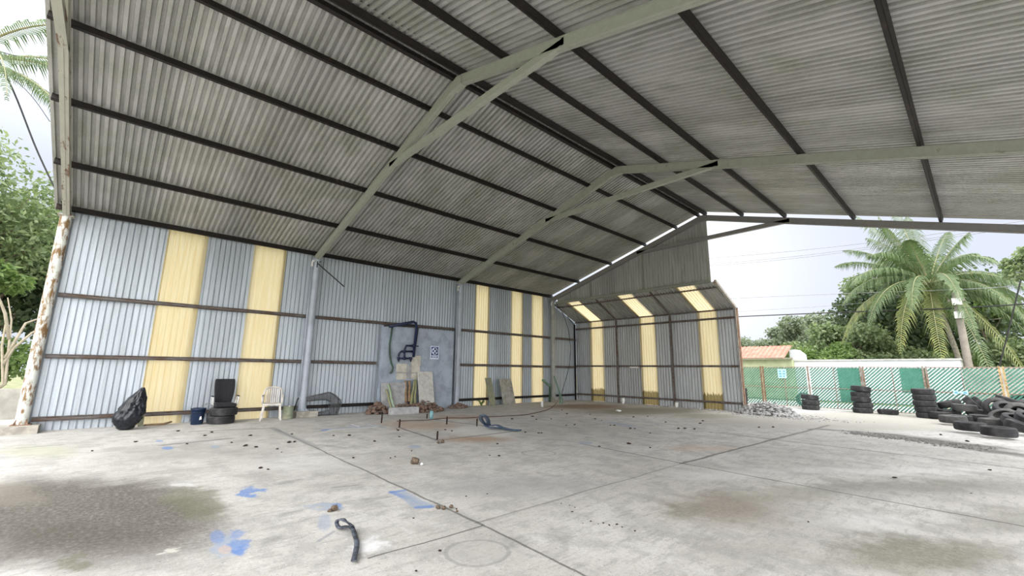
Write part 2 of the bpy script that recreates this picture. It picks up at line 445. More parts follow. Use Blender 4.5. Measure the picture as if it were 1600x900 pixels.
# ------------------------------------------------------------------ floor
def floor_material():
    s = NT('stained_concrete_floor'); p0 = s.pos()
    dn = s.noise(p0, 1.1, 4, 0.6, out=1)
    off = s.vm('SUBTRACT', dn, (0.5, 0.5, 0.5))
    off2 = s.vm('SUBTRACT', s.noise(p0, 7.0, 4, 0.65, out=1), (0.5, 0.5, 0.5))
    p = s.vm('ADD', s.vm('ADD', p0, s.scale(off, (0.9, 0.9, 0))), s.scale(off2, (0.22, 0.22, 0)))
    pj = s.vm('ADD', p0, s.scale(off, (0.10, 0.10, 0)))
    def grp(name, ins):
        g = bpy.data.node_groups.new(name, 'ShaderNodeTree')
        for n_, t_ in ins: g.interface.new_socket(n_, in_out='INPUT', socket_type=t_)
        g.interface.new_socket('Fac', in_out='OUTPUT', socket_type='NodeSocketFloat')
        gi = g.nodes.new('NodeGroupInput'); go = g.nodes.new('NodeGroupOutput')
        return g, gi, go
    VEC, FLT = 'NodeSocketVector', 'NodeSocketFloat'
    # ellipse: 1 inside, 0 outside
    ge, gi, go = grp('stain_shape', [('P', VEC), ('C', VEC), ('R1', VEC), ('R2', VEC), ('Lo', FLT), ('Hi', FLT)])
    def gv(g, op, a, b, oi=0):
        n = g.nodes.new('ShaderNodeVectorMath'); n.operation = op
        g.links.new(a, n.inputs[0])
        if b is not None: g.links.new(b, n.inputs[1])
        return n
    d = gv(ge, 'SUBTRACT', gi.outputs['P'], gi.outputs['C']).outputs[0]
    a = gv(ge, 'DOT_PRODUCT', d, gi.outputs['R1']).outputs['Value']; b = gv(ge, 'DOT_PRODUCT', d, gi.outputs['R2']).outputs['Value']
    cx = ge.nodes.new('ShaderNodeCombineXYZ'); ge.links.new(a, cx.inputs[0]); ge.links.new(b, cx.inputs[1])
    ln = gv(ge, 'LENGTH', cx.outputs[0], None).outputs['Value']
    m = ge.nodes.new('ShaderNodeMapRange'); m.interpolation_type = 'SMOOTHSTEP'; ge.links.new(ln, m.inputs[0])
    ge.links.new(gi.outputs['Lo'], m.inputs[1]); ge.links.new(gi.outputs['Hi'], m.inputs[2]); m.inputs[3].default_value = 1; m.inputs[4].default_value = 0
    ge.links.new(m.outputs[0], go.inputs[0])
    # segment
    gs, gi, go = grp('joint_line', [('P', VEC), ('A', VEC), ('BA', VEC), ('BN', VEC), ('W', FLT), ('W2', FLT)])
    pa = gv(gs, 'SUBTRACT', gi.outputs['P'], gi.outputs['A']).outputs[0]
    h = gv(gs, 'DOT_PRODUCT', pa, gi.outputs['BN']).outputs['Value']
    cl = gs.nodes.new('ShaderNodeClamp'); gs.links.new(h, cl.inputs[0])
    sc = gs.nodes.new('ShaderNodeVectorMath'); sc.operation = 'SCALE'; gs.links.new(gi.outputs['BA'], sc.inputs[0]); gs.links.new(cl.outputs[0], sc.inputs['Scale'])
    ln = gv(gs, 'DISTANCE', pa, sc.outputs[0]).outputs['Value']
    m = gs.nodes.new('ShaderNodeMapRange'); gs.links.new(ln, m.inputs[0]); gs.links.new(gi.outputs['W'], m.inputs[1]); gs.links.new(gi.outputs['W2'], m.inputs[2])
    m.inputs[3].default_value = 1; m.inputs[4].default_value = 0; gs.links.new(m.outputs[0], go.inputs[0])
    def ell(px, py, w, h, lo=0.6, hi=1.15, P=None):
        c = fl(px, py); a_ = fl(px+w, py)-c; b_ = (fl(px, py+h)-fl(px, py-h))*0.5
        det = a_.x*b_.y-a_.y*b_.x
        n = s.n('ShaderNodeGroup'); n.node_tree = ge
        s.put(n.inputs['P'], P or p); n.inputs['C'].default_value = (c.x, c.y, 0)
        n.inputs['R1'].default_value = (b_.y/det, -b_.x/det, 0); n.inputs['R2'].default_value = (-a_.y/det, a_.x/det, 0)
        n.inputs['Lo'].default_value = lo; n.inputs['Hi'].default_value = hi
        return n.outputs[0]
    def seg(a_, b_, w, w2, P=None):
        a_, b_ = Vector((*a_[:2], 0)), Vector((*b_[:2], 0)); ba = b_-a_
        n = s.n('ShaderNodeGroup'); n.node_tree = gs
        s.put(n.inputs['P'], P or pj); n.inputs['A'].default_value = a_; n.inputs['BA'].default_value = ba
        n.inputs['BN'].default_value = ba/ba.length_squared; n.inputs['W'].default_value = w; n.inputs['W2'].default_value = w2
        return n.outputs[0]
    # base tone
    big = s.noise(p0, 0.35, 4, 0.6); mid = s.noise(p0, 2.2, 5, 0.65); fine = s.noise(p0, 28, 5, 0.75); gr = s.noise(p0, 120, 3, 0.7)
    streak = s.noise(s.scale(p0, (1.0, 2.6, 1)), 1.6, 5, 0.62)
    c = s.mix(s.rng(big, 0.35, 0.65), (0.50, 0.48, 0.455), (0.62, 0.60, 0.58))
    c = s.mix(s.math('MULTIPLY', s.rng(mid, 0.44, 0.62), 0.60), c, (0.36, 0.35, 0.335))
    c = s.mix(s.math('MULTIPLY', s.rng(streak, 0.5, 0.72), 0.45), c, (0.68, 0.67, 0.65))
    c = s.mix(s.math('MULTIPLY', s.rng(fine, 0.45, 0.7), 0.42), c, (0.27, 0.26, 0.24))
    st2 = s.noise(s.scale(p0, (5.0, 1.2, 1)), 2.4, 6, 0.7)
    c = s.mix(s.math('MULTIPLY', s.rng(st2, 0.50, 0.62), 0.45), c, (0.30, 0.29, 0.275))
    c = s.mix(s.math('MULTIPLY', s.rng(gr, 0.52, 0.68), 0.40), c, (0.22, 0.21, 0.195))
    sp1 = s.noise(p0, 55, 2, 0.5)
    c = s.mix(s.rng(sp1, 0.66, 0.74), c, (0.16, 0.15, 0.14))
    c = s.mix(s.math('MULTIPLY', s.rng(s.noise(s.vm('ADD', p0, (7, 3, 0)), 42, 3, 0.6), 0.60, 0.72), 0.6), c, (0.78, 0.77, 0.75))
    grit = s.rng(s.noise(p0, 26, 5, 0.75), 0.30, 0.60)
    def paint(f, col, amt, gritty=True):
        nonlocal c
        f = s.math('MULTIPLY', f, amt)
        if gritty: f = s.math('MULTIPLY', f, s.math('MULTIPLY_ADD', grit, 0.35, 0.65))
        c = s.mix(f, c, col)
    damp = (0.095, 0.082, 0.068); green = (0.145, 0.145, 0.09); warm = (0.42, 0.33, 0.24); dark = (0.19, 0.185, 0.18); pale = (0.72, 0.71, 0.70)
    # damp and mossy areas
    paint(ell(130, 795, 240, 66, 0.55, 1.15), damp, 0.95); paint(ell(310, 782, 55, 28), green, 0.75); paint(ell(90, 850, 190, 38, 0.3, 1.3), damp, 0.6)
    paint(ell(20, 770, 60, 22, 0.5, 1.3), (0.26, 0.23, 0.19), 0.5); paint(ell(130, 880, 26, 12), green, 0.6)
    paint(ell(60, 705, 60, 12, 0.3, 1.3), (0.45, 0.46, 0.33), 0.6); paint(ell(300, 705, 140, 14, 0.4, 1.2), (0.33, 0.32, 0.30), 0.45)
    paint(ell(1130, 793, 120, 30, 0.3, 1.2), (0.24, 0.20, 0.155), 0.75); paint(ell(1060, 800, 30, 15, 0.3, 1.3), green, 0.4)
    paint(ell(1240, 770, 120, 14, 0.3, 1.3), (0.28, 0.27, 0.21), 0.5)
    paint(ell(1430, 862, 180, 28, 0.3, 1.2), (0.16, 0.155, 0.105), 0.75); paint(ell(1450, 760, 240, 17, 0.3, 1.2), (0.24, 0.235, 0.205), 0.75)
    paint(ell(1570, 812, 120, 26, 0.3, 1.2), (0.25, 0.245, 0.21), 0.6)
    paint(ell(1150, 860, 120, 25, 0.3, 1.3), (0.33, 0.32, 0.29), 0.45)
    paint(ell(800, 758, 160, 22, 0.3, 1.2), (0.34, 0.335, 0.335), 0.7)
    paint(ell(1100, 700, 60, 5, 0.3, 1.3), (0.52, 0.38, 0.27), 0.5)
    paint(ell(1010, 642, 110, 7, 0.4, 1.2), (0.16, 0.145, 0.10), 0.85); paint(ell(915, 635, 70, 5, 0.4, 1.2), (0.20, 0.12, 0.075), 0.95); paint(ell(1100, 650, 60, 5, 0.4, 1.2), (0.22, 0.22, 0.15), 0.7)
    # pale worn areas; dirty beige near the fence, darkened against the overbright yard light
    paint(ell(480, 725, 110, 16, 0.3, 1.3), pale, 0.35); paint(ell(1390, 735, 190, 6, 0.3, 1.3), pale, 0.5); paint(ell(1400, 655, 260, 14, 0.7, 1.3), (0.36, 0.34, 0.30), 0.9)
    paint(ell(1360, 815, 100, 18, 0.3, 1.3), pale, 0.35); paint(ell(587, 855, 20, 16, 0.3, 1.2), (0.82, 0.82, 0.84), 0.85); paint(ell(262, 862, 17, 4), (0.62, 0.60, 0.55), 0.8)
    paint(ell(1130, 740, 90, 9, 0.3, 1.3), (0.68, 0.68, 0.69), 0.5); paint(ell(290, 757, 22, 4), pale, 0.5)
    # the sunken bay with rust stains
    paint(ell(760, 672, 70, 10, 0.6, 1.05), (0.66, 0.65, 0.62), 0.75)
    paint(ell(650, 664, 75, 8, 0.3, 1.2), (0.44, 0.30, 0.20), 0.65); paint(ell(745, 686, 65, 5, 0.3, 1.2), (0.40, 0.25, 0.15), 0.75); paint(ell(720, 652, 60, 4, 0.3, 1.3), (0.42, 0.29, 0.19), 0.6)
    slabc = [fl(596, 661), fl(626, 669), fl(684, 688), fl(812, 673), fl(745, 664), fl(674, 655)]
    for i in range(1, 5): paint(seg(slabc[i], slabc[i+1], 0.02, 0.05), (0.17, 0.165, 0.17), 0.9, False)
    paint(seg(fl(440, 675), fl(430, 670), 0.02, 0.06), dark, 0.5, False)
    # joints between the cast bays
    jc = (0.10, 0.095, 0.085)
    for a_, b_, w, amt in [((2.8, 4.35), (11, 4.02), .010, .75), ((11, 4.02), (12.6, 3.92), .008, .8), ((11.0, 2.9), (11.02, 4.0), .006, .9),
                           ((10.92, 4.0), (10.92, 8.2), .010, .45), ((10.92, 8.2), (11.03, 11.9), .018, .8), ((11.03, 11.9), (11.2, 16.6), .03, .65),
                           ((8.68, 8.45), (11.0, 8.22), .012, .9), ((11, 8.22), (14.8, 7.98), .010, .8), ((9.57, 12.35), (15.2, 12.05), .018, .75),
                           ((7.7, 13.2), (11.0, 12.2), .014, .5), ((5.3, 8.6), (8.68, 8.45), .008, .35)]:
        paint(seg(a_, b_, w, w*2.2), jc, amt, False)
    paint(seg(fl(300, 674), fl(425, 669), 0.05, 0.10), (0.22, 0.22, 0.225), 0.7); paint(seg(fl(425, 669), fl(492, 697), 0.05, 0.10), (0.26, 0.26, 0.265), 0.6)
    paint(seg(fl(258, 695), fl(360, 685), 0.04, 0.12), (0.17, 0.165, 0.17), 0.75); paint(seg(fl(30, 700), fl(95, 695), 0.01, 0.08), (0.2, 0.2, 0.18), 0.7)
    paint(seg(fl(520, 762), fl(560, 758), 0.01, 0.03), dark, 0.7)
    for (x0, y0, x1, y1) in [(440, 756, 465, 750), (445, 803, 462, 800), (415, 848, 435, 840), (575, 780, 605, 775), (500, 695, 540, 700)]:
        paint(seg(fl(x0, y0), fl(x1, y1), 0.01, 0.10), dark, 0.5)
    # broken, darker strip in the yard
    for x0, y0, x1, y1, w in [(1285, 671, 1400, 679, .10), (1400, 680, 1500, 694, .22), (1440, 688, 1560, 700, .18), (1500, 697, 1600, 712, .14)]:
        paint(seg(fl(x0, y0), fl(x1, y1), w*0.4, w*2.6, p), (0.11, 0.105, 0.095), 0.9)
    # worn blue paint
    blue = (0.13, 0.24, 0.52); bg_ = (0.30, 0.36, 0.47)
    for a_, w, h_, col, amt in [((404, 766), 17, 8, blue, .9), ((352, 846), 30, 21, bg_, .75), ((372, 845), 20, 14, blue, .7), ((338, 838), 14, 12, blue, .6), ((375, 852), 22, 5, blue, .8), ((365, 828), 20, 5, blue, .6), ((352, 858), 12, 8, (0.52, 0.42, 0.36), .9),
                                ((262, 700), 10, 3, blue, .8), ((248, 689), 7, 2, blue, .6), ((335, 698), 9, 2.5, bg_, .8), ((648, 698), 12, 3, bg_, .8), ((500, 795), 34, 5, bg_, .75), ((525, 790), 10, 4, blue, .7),
                                ((507, 815), 12, 15, bg_, .6), ((915, 692), 14, 3, bg_, .7), ((862, 650), 0, 0, bg_, 0)]:
        if amt: paint(ell(a_[0], a_[1], w, h_, 0.6, 1.1, pj if w < 15 else p), col, amt)
    for (x0, y0, x1, y1, w, col) in [(612, 768, 636, 778, .05, blue), (636, 778, 655, 793, .06, bg_), (625, 768, 672, 792, .06, bg_), (612, 768, 630, 766, .04, blue), (655, 793, 672, 792, .05, blue), (500, 845, 522, 830, .02, (0.3, 0.3, 0.34)),
                                     (505, 671, 590, 666, .10, bg_), (512, 672, 585, 667, .045, (0.75, 0.76, 0.78)), (545, 664, 562, 668, .06, bg_), (572, 662, 600, 668, .07, bg_), (548, 663, 560, 667, .03, (0.75, 0.76, 0.78)), (575, 663, 590, 666, .03, (0.75, 0.76, 0.78)), (505, 673, 512, 671, .08, blue),
                                     (600, 665, 625, 668, .08, (0.36, 0.37, 0.39)), (800, 655, 845, 652, .03, bg_), (800, 661, 850, 661, .05, bg_), (760, 658, 800, 656, .04, bg_),
                                     (935, 658, 968, 655, .03, bg_), (968, 655, 1030, 663, .03, bg_), (1030, 663, 990, 669, .03, bg_), (990, 669, 935, 658, .04, bg_), (955, 660, 985, 665, .14, bg_)]:
        paint(seg(fl(x0, y0), fl(x1, y1), w*0.6, w*1.2), col, 0.8)
    # rings left by tyres
    for cc, rr, w, amt in [((11.45, 3.60), .25, .010, .6), ((8.85, 7.05), .29, .010, .6), ((11.67, 4.10), .24, .014, .25), ((10.0, 6.2), .27, .02, .2)]:
        dd = s.vm('DISTANCE', pj, (cc[0]+0.0, cc[1], 0.0))
        f = s.rng(s.math('ABSOLUTE', s.math('SUBTRACT', dd, rr)), w, w*2.6, 1, 0)
        paint(f, (0.25, 0.245, 0.24), amt)
    paint(ell(748, 862, 48, 19, 0.7, 1.1, pj), (0.40, 0.39, 0.37), 0.4)
    h = s.math('MULTIPLY_ADD', fine, 0.5, s.math('MULTIPLY', mid, 0.8))
    s.bump(h, 0.35, 0.02)
    return s.fin(c, 0.82, 0, 0.3)

fm = MB()
nx, ny = 60, 60
X0, X1, Yf0, Yf1 = -9.0, 26.0, -9.0, 28.5
fm.add([(X0, Yf0, 0), (X1, Yf0, 0), (X1, Yf1, 0), (X0, Yf1, 0)], [(0, 1, 2, 3)])
struct(fm.build('floor', floor_material()), 'stained concrete floor slab of the open shed and yard')
gm = NT('dry_grass_ground'); gp = gm.pos()
ground_mat = gm.fin(gm.mix(gm.rng(gm.noise(gp, 1.4, 5), 0.4, 0.65), (0.16, 0.20, 0.08), (0.34, 0.30, 0.20)), 0.95)
gb = MB(); gb.add([(-120, -120, -0.03), (140, -120, -0.03), (140, 160, -0.03), (-120, 160, -0.03)], [(0, 1, 2, 3)])
struct(gb.build('ground', ground_mat), 'grassy ground around the yard')

# ------------------------------------------------------------------ walls
YP = [(1.96, 2.80), (4.00, 4.84), (12.42, 13.15), (14.50, 15.20), (15.86, 16.60)]      # yellow panels on the left wall
HOLE = [(a, b-0.08) for a, b in YP]
wb = MB()
y = 0.06
for (a, b) in HOLE+[(Y4, Y4)]:
    if b > a or a == Y4:
        def top(u, y=y): 
            yy = y+u
            return H+0.15 if yy <= Y3+0.1 else 3.95+0.03+(Y4-yy)*(H-0.22-3.95)/(D-0.10)
        ribbed(wb, (0, y, 0), (0, 1, 0), (0, 0, 1), a-y, -0.01, top, depth=-1.0, phase=(-y) % 0.125)
    y = b
struct(wb.build('wall_left', wall_metal), 'grey ribbed metal wall along the left side')
names = ['widest yellow translucent wall strip, first from the rusty corner column', 'yellow translucent wall strip just left of the blue-grey first inner column',
         'yellow translucent wall strip right of the rendered block wall', 'yellow translucent wall strip above the leaning grey boards', 'yellow translucent wall strip nearest the far left corner']
for (a, b), nm in zip(YP, names):
    m = MB(); ribbed(m, (0.028, a-0.05, 0), (0, 1, 0), (0, 0, 1), b-a+0.05, -0.01, H+0.15, depth=-0.45, phase=(-a) % 0.125)
    tag(m.build('translucent_panel', yel, origin=(0, a, 0)), nm, 'translucent panel', 'yellow strips of the left wall')

XP = [(0.98, 1.72), (3.80, 4.54), (6.54, 7.28)]
XH = [(a+0.10, b) for a, b in XP]
ZK = 3.95
wb = MB(); x = 0.02; XB = 8.06
for (a, b) in XH+[(XB, XB)]:
    ribbed(wb, (x, Y4, 0), (1, 0, 0), (0, 0, 1), a-x, 0.0, ZK, depth=-1.0, phase=(-x) % 0.125)
    x = b
struct(wb.build('wall_back', back_metal), 'ribbed metal end wall under the lean-to')
ZT = H-0.22
sv = Vector((0, Y3+0.10-Y4, (ZT-0.01)-ZK)); sl_len = sv.length
wb = MB(); x = 0.02
for (a, b) in XH+[(XB, XB)]:
    ribbed(wb, (x, Y4, ZK), (1, 0, 0), sv, a-x, 0.0, sl_len, depth=1.0, phase=(-x) % 0.125)
    x = b
struct(wb.build('ceiling_lean_to', gable_metal), 'sloping ribbed metal sheets of the lean-to')
for (a, b), w_ in zip(XP, ('left of the three', 'middle of the three', 'right of the three')):
    m = MB(); ribbed(m, (a, Y4-0.028, 0), (1, 0, 0), (0, 0, 1), b-a+0.05, 0.01, ZK-0.02, depth=0.45, phase=(-a) % 0.125)
    tag(m.build('translucent_panel', yel_stained, origin=(a, Y4, 0)), 'yellow translucent strip with stained foot on the end wall, '+w_, 'translucent panel', 'yellow strips of the end wall')
    m = MB(); ribbed(m, (a, Y4-0.012, ZK-0.03), (1, 0, 0), sv, b-a+0.03, 0.01, sl_len-0.02, depth=0.45, phase=(-a) % 0.125)
    tag(m.build('translucent_panel', yel, origin=(a, Y4, ZK)), 'yellow translucent strip on the sloping lean-to sheets, '+w_, 'translucent panel', 'yellow strips of the lean-to slope')
# gable sheets over the lean-to
wb = MB(); GX0, GX1 = 0.35, 7.95
ribbed(wb, (GX0, Y3+0.13, 0), (1, 0, 0), (0, 0, 1), GX1-GX0, ZT-0.02, lambda u: roofz(GX0+u)+0.0, depth=1.0)
struct(wb.build('wall_gable', gable_metal), 'ribbed metal gable sheets above the lean-to')

# ------------------------------------------------------------------ roof
RT = 0.165
yA, yB = -0.24, Y3+0.02
leftv = Vector((XR, 0, HR-H)); rl = leftv.length
wb = MB()
ribbed(wb, (-0.18, yB, roofz(-0.18)+RT), (0, -1, 0), leftv, yB-yA, 0.0, rl*(XR+0.18)/XR, depth=1.0, prof=ROOFP)
struct(wb.build('ceiling_left', roof_metal), 'underside of the left roof slope in corrugated sheets')
wb = MB()
XRE = XE+0.15
ribbed(wb, (XRE, yA, roofz(XRE)+RT), (0, 1, 0), Vector((-XR, 0, HR-H)), yB-yA, 0.0, rl*(XRE-XR)/XR, depth=1.0, prof=ROOFP)
struct(wb.build('ceiling_right', roof_metal), 'underside of the right roof slope in corrugated sheets')
cap = MB(); cap.prism([(XR-0.3, yA, roofz(XR-0.3)+RT+0.03), (XR, yA, HR+RT+0.03), (XR+0.3, yA, roofz(XR+0.3)+RT+0.03), (XR, yA, HR+RT+0.045)], (0, yA, 0), (0, yB, 0))
struct(cap.build('trim_1', roof_metal), 'ridge capping')

TL = [0.232, 0.468, 0.689, 0.867]; TR = [0.181, 0.348, 0.575, 0.806]
ordn = ['first', 'second', 'third', 'fourth', 'fifth']
def purlin(x, label, group='dark purlins under the roof sheets', w=0.06, h=0.125, y0=-0.20, y1=Y3+0.05):
    m = MB(); z = roofz(x)+0.085
    k = 1 if x < XR else -1
    m.channel((x, y0, z), (x, y1, z), w, h, 0.008, 0.025, (-SL*k, 0, 1), k)
    m.bar((x, y0, z), (x, y1, z), w*0.9, h*0.9, (-SL*k, 0, 1))
    return tag(m.build('purlin', purlin_mat, origin=(x, 0, z)), label, 'purlin', group)
purlin(0.10, 'dark steel eave purlin along the top of the left wall')
for i, t in enumerate(TL): purlin(XR*t, f'dark steel purlin of the left roof slope, {ordn[i]} above the eave purlin')
purlin(XR-0.13, 'dark steel ridge purlin on the left side of the ridge', w=0.08)
purlin(XR+0.13, 'dark steel ridge purlin on the right side of the ridge', w=0.08)
for i, t in enumerate(TR): purlin(XR*(1+t), f'dark steel purlin of the right roof slope, {ordn[i]} right of the ridge')
purlin(XE-0.10, 'dark steel eave purlin along the right edge of the roof')

def truss(k, label, mat):
    yk = k*L
    rt = empty('roof_truss', (0, yk, 0), label, 'roof truss', 'steel portal trusses')
    nL = Vector((-SL, 0, 1)); dep = 0.20; w = 0.12
    def loc(p): return (p[0], p[1]-yk, p[2])
    for k_, (xa, xb) in (('left', (-0.02, XR)), ('right', (XE, XR))):
        m = MB(); za, zb = roofz(xa)-0.08, roofz(xb)-0.08
        up = (-SL, 0, 1) if k_ == 'left' else (SL, 0, 1)
        # double channel box beam with flange edges and a seam
        m.bar((xa, 0, za), (xb, 0, zb), w-0.02, dep-0.02, up)
        m.bar((xa, 0, za), (xb, 0, zb), w, 0.018, up, (0, dep/2-0.009)); m.bar((xa, 0, za), (xb, 0, zb), w, 0.018, up, (0, -dep/2+0.009))
        m.bar((xa, 0, za), (xb, 0, zb), 0.012, 0.012, up, (0, -dep/2-0.003))
        r_ = m.build('rafter', mat, rt)
    zt = 6.44; xa = XR-(HR-zt-0.08)/SL; xb = 2*XR-xa
    m = MB()
    m.bar((xa-0.05, 0, zt), (xb+0.05, 0, zt), 0.10, 0.13); m.bar((xa, 0, zt), (xb, 0, zt), 0.115, 0.014, (0, 0, 1), (0, -0.062)); m.bar((xa, 0, zt), (xb, 0, zt), 0.115, 0.014, (0, 0, 1), (0, 0.062))
    m.build('tie_beam', mat, rt)
    m = MB(); m.prism([(XR-0.16, -0.07, HR-0.24), (XR+0.16, -0.07, HR-0.24), (XR+0.16, -0.07, HR-0.06), (XR, -0.07, HR-0.0), (XR-0.16, -0.07, HR-0.06)], (0, 0, 0), (0, 0.14, 0))
    m.build('apex_plate', mat, rt)
    return rt
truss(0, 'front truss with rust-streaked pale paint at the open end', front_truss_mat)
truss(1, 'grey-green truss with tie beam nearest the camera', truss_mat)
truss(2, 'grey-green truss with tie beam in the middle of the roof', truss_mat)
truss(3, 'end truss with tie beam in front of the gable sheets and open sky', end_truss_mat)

# ------------------------------------------------------------------ columns
def column(k, x, r, mat, label, side=1, pier=None):
    yk = k*L
    c = empty('steel_column', (x, yk, 0), label, 'column', 'round steel columns')
    m = MB(); z1 = roofz(0 if x < XR else XE)-0.10
    zb = 0.16 if pier else 0.0
    m.lathe([(r, zb), (r, z1)], 24); m.build('pipe', mat, c)
    m = MB(); m.box((-0.14, -0.14, z1), (0.14, 0.14, z1+0.015)); m.build('cap_plate', mat, c)
    m = MB(); m.box((-0.15, -0.15, zb), (0.15, 0.15, zb+0.015))
    for i in range(4):
        a = i*math.pi/2+math.pi/4
        m.prism([(0, 0, zb+0.015), (0.16*math.cos(a), 0.16*math.sin(a), zb+0.015), (0.09*math.cos(a), 0.09*math.sin(a), zb+0.16), (0, 0, zb+0.16)], (0, 0, 0), (0.008*math.sin(a), -0.008*math.cos(a), 0))
    m.build('base_plate', fence_rust if k == 0 else mat, c)
    if pier:
        m = MB(); w, d, dx, dy = pier; m.box((dx-w/2, dy-d/2, 0), (dx+w/2, dy+d/2, 0.16)); m.build('concrete_base', concrete, c)
    return c
column(0, 0.16, 0.105, col_rust, 'rust-eaten white round column at the near left corner', pier=(0.60, 0.62, 0.05, -0.02))
c1 = column(1, 0.16, 0.115, col_blue, 'blue-grey round column between the plastic chair and the rendered wall', pier=(0.5, 0.62, 0.10, 0.05))
c2 = column(2, 0.16, 0.10, col_blue, 'blue-grey round column at the right edge of the rendered block wall')
c3 = column(3, 0.16, 0.10, col_grey, 'grey round column at the far left corner beside the green pipes', pier=(0.4, 0.6, 0.1, 0.1))
for k in range(4):
    column(k, XE-0.16, 0.105, col_grey, f'grey round column carrying the right eave, {ordn[k]} from the front')
def elbow(x, y, z, label, down=None):
    o = empty('pvc_elbow', (x, y, z), label, 'pipe elbow', 'white pvc elbows at the column heads')
    m = MB(); m.tube([(0.0, 0, -0.14), (0, 0, -0.02), (0.02, 0, 0.0), (0.03, 0, 0.02), (0.0, 0.10, 0.03)], 0.03, 10)
    m.build('bend', white_plastic, o)
    m = MB(); m.tube([(0, 0, -0.16), (0, 0, -0.11)], 0.037, 12); m.build('socket_ring', white_plastic, o)
    if down:
        m = MB(); m.tube([(0, 0, -0.14), (0, 0, -z+down)], 0.022, 10); m.build('downpipe', col_blue, o)
elbow(0.24, L-0.16, H-0.20, 'white pipe elbow at the head of the column beside the plastic chair', 0.6)
elbow(0.22, 2*L-0.15, H-0.22, 'white pipe elbow at the head of the column right of the rendered wall', 0.5)
elbow(0.22, Y3-0.16, H-0.20, 'white pipe elbow at the head of the far corner column')

# ------------------------------------------------------------------ girts
def girt(a, b, label, group, h=0.10, w=0.06, mat=None):
    m = MB(); m.channel(a, b, w, h, 0.006, 0.02, (0, 0, 1), 1)
    m.bar(a, b, 0.008, h*0.35, (0, 0, 1), (0.02, 0))
    tag(m.build('girt', mat or girt_mat, origin=a), label, 'girt', group)
bays = [(0.13, L-0.13, 'in the near left bay'), (L+0.13, 2*L-0.12, 'in the middle bay'), (2*L+0.12, Y3-0.12, 'in the far bay'), (Y3+0.12, Y4-0.05, 'in the lean-to side')]
for (a, b, w_) in bays:
    for z, lv in ((0.26, 'bottom'), (1.64, 'middle'), (3.05, 'top')):
        x = 0.075
        if w_.endswith('middle bay') and z < 3:
            girt((x, a, z), (x, 8.05, z), f'rusted horizontal wall rail {w_}, {lv} row, left of the rendered wall', 'left wall rails', mat=purlin_mat if z < 1 else None)
            continue
        girt((x, a, z), (x, b, z), f'rusted horizontal wall rail {w_}, {lv} row', 'left wall rails', mat=purlin_mat if (z < 1 and a > 8) else None)
for z, lv in ((0.30, 'bottom'), (1.70, 'middle'), (3.60, 'top')):
    girt((0.08, Y4-0.085, z), (XB-0.03, Y4-0.085, z), f'dark horizontal rail of the end wall, {lv} row', 'end wall rails', 0.08, 0.05)
girt((0.3, Y3+0.03, ZT+0.0), (7.95, Y3+0.03, ZT+0.0), 'long rail under the gable sheets above the lean-to', 'lean-to rails', 0.12, 0.07, truss_mat)
yy = Y4-(Y4-Y3)*0.80; girt((0.1, yy, ZK+(ZT-ZK)*0.87-0.07), (8.0, yy, ZK+(ZT-ZK)*0.87-0.07), 'dark rail across the upper end of the lean-to slope', 'lean-to rails', 0.07, 0.06)
girt((0.1, Y4-0.14, ZK-0.02), (8.0, Y4-0.14, ZK-0.02), 'dark rail across the kink of the lean-to', 'lean-to rails', 0.06, 0.05)
def stud(x, z0, z1, y, label, mat=girt_mat, w=0.07):
    m = MB(); m.channel((x, y, z0), (x, y, z1), w, w, 0.006, 0.02, (0, 1, 0), 1); m.box((x-w*.4, y+w*.1, z0), (x+w*.4, y+w*.4, z1))
    tag(m.build('stud', mat, origin=(x, y, z0)), label, 'steel stud', 'upright studs')
stud(2.64, 0, ZK-0.08, Y4-0.19, 'rusted upright stud on the end wall between first and second yellow strip')
stud(5.40, 0, ZK-0.08, Y4-0.19, 'rusted upright stud on the end wall between second and third yellow strip')
stud(0.10, 0, ZK-0.1, Y4-0.19, 'dark upright stud in the inner corner of the lean-to', purlin_mat)
stud(5.18, ZT+0.07, 6.36, Y3+0.045, 'upright stud on the gable sheets below the tie beam', truss_mat)
stud(2.45, ZT+0.07, roofz(2.45)-0.20, Y3+0.045, 'short upright stud at the low left end of the gable sheets', truss_mat)
for xx, w_ in ((2.64, 'left'), (5.40, 'right')):
    m = MB(); a = Vector((xx, Y4-0.16, ZK-0.06)); b = Vector((xx, Y3+0.20, ZT-0.08)); m.bar(a, b, 0.05, 0.05)
    tag(m.build('lean_to_rafter', girt_mat, origin=a), f'thin sloping rafter under the lean-to sheets, {w_} one', 'rafter', 'lean-to rafters')
ed = empty('edge_post', (XB+0.05, Y4, 0), 'rusty flashed edge post closing the right end of the end wall', 'post')
m = MB(); m.box((-0.05, -0.10, 0), (0.03, 0.04, ZK+0.02)); m.build('post', fence_rust, ed)
m = MB(); m.bar((-0.01, -0.02, ZK+0.0), (-0.01, Y3-Y4+0.08, ZT+0.0), 0.08, 0.10); m.build('sloping_edge', rusty('pale_rusty_flashing', (0.50, 0.47, 0.42), lo=0.5, hi=0.65), ed)
m = MB(); m.box((-0.012, -0.15, 0.0), (0.0, -0.10, ZK)); m.build('flashing', concrete, ed)

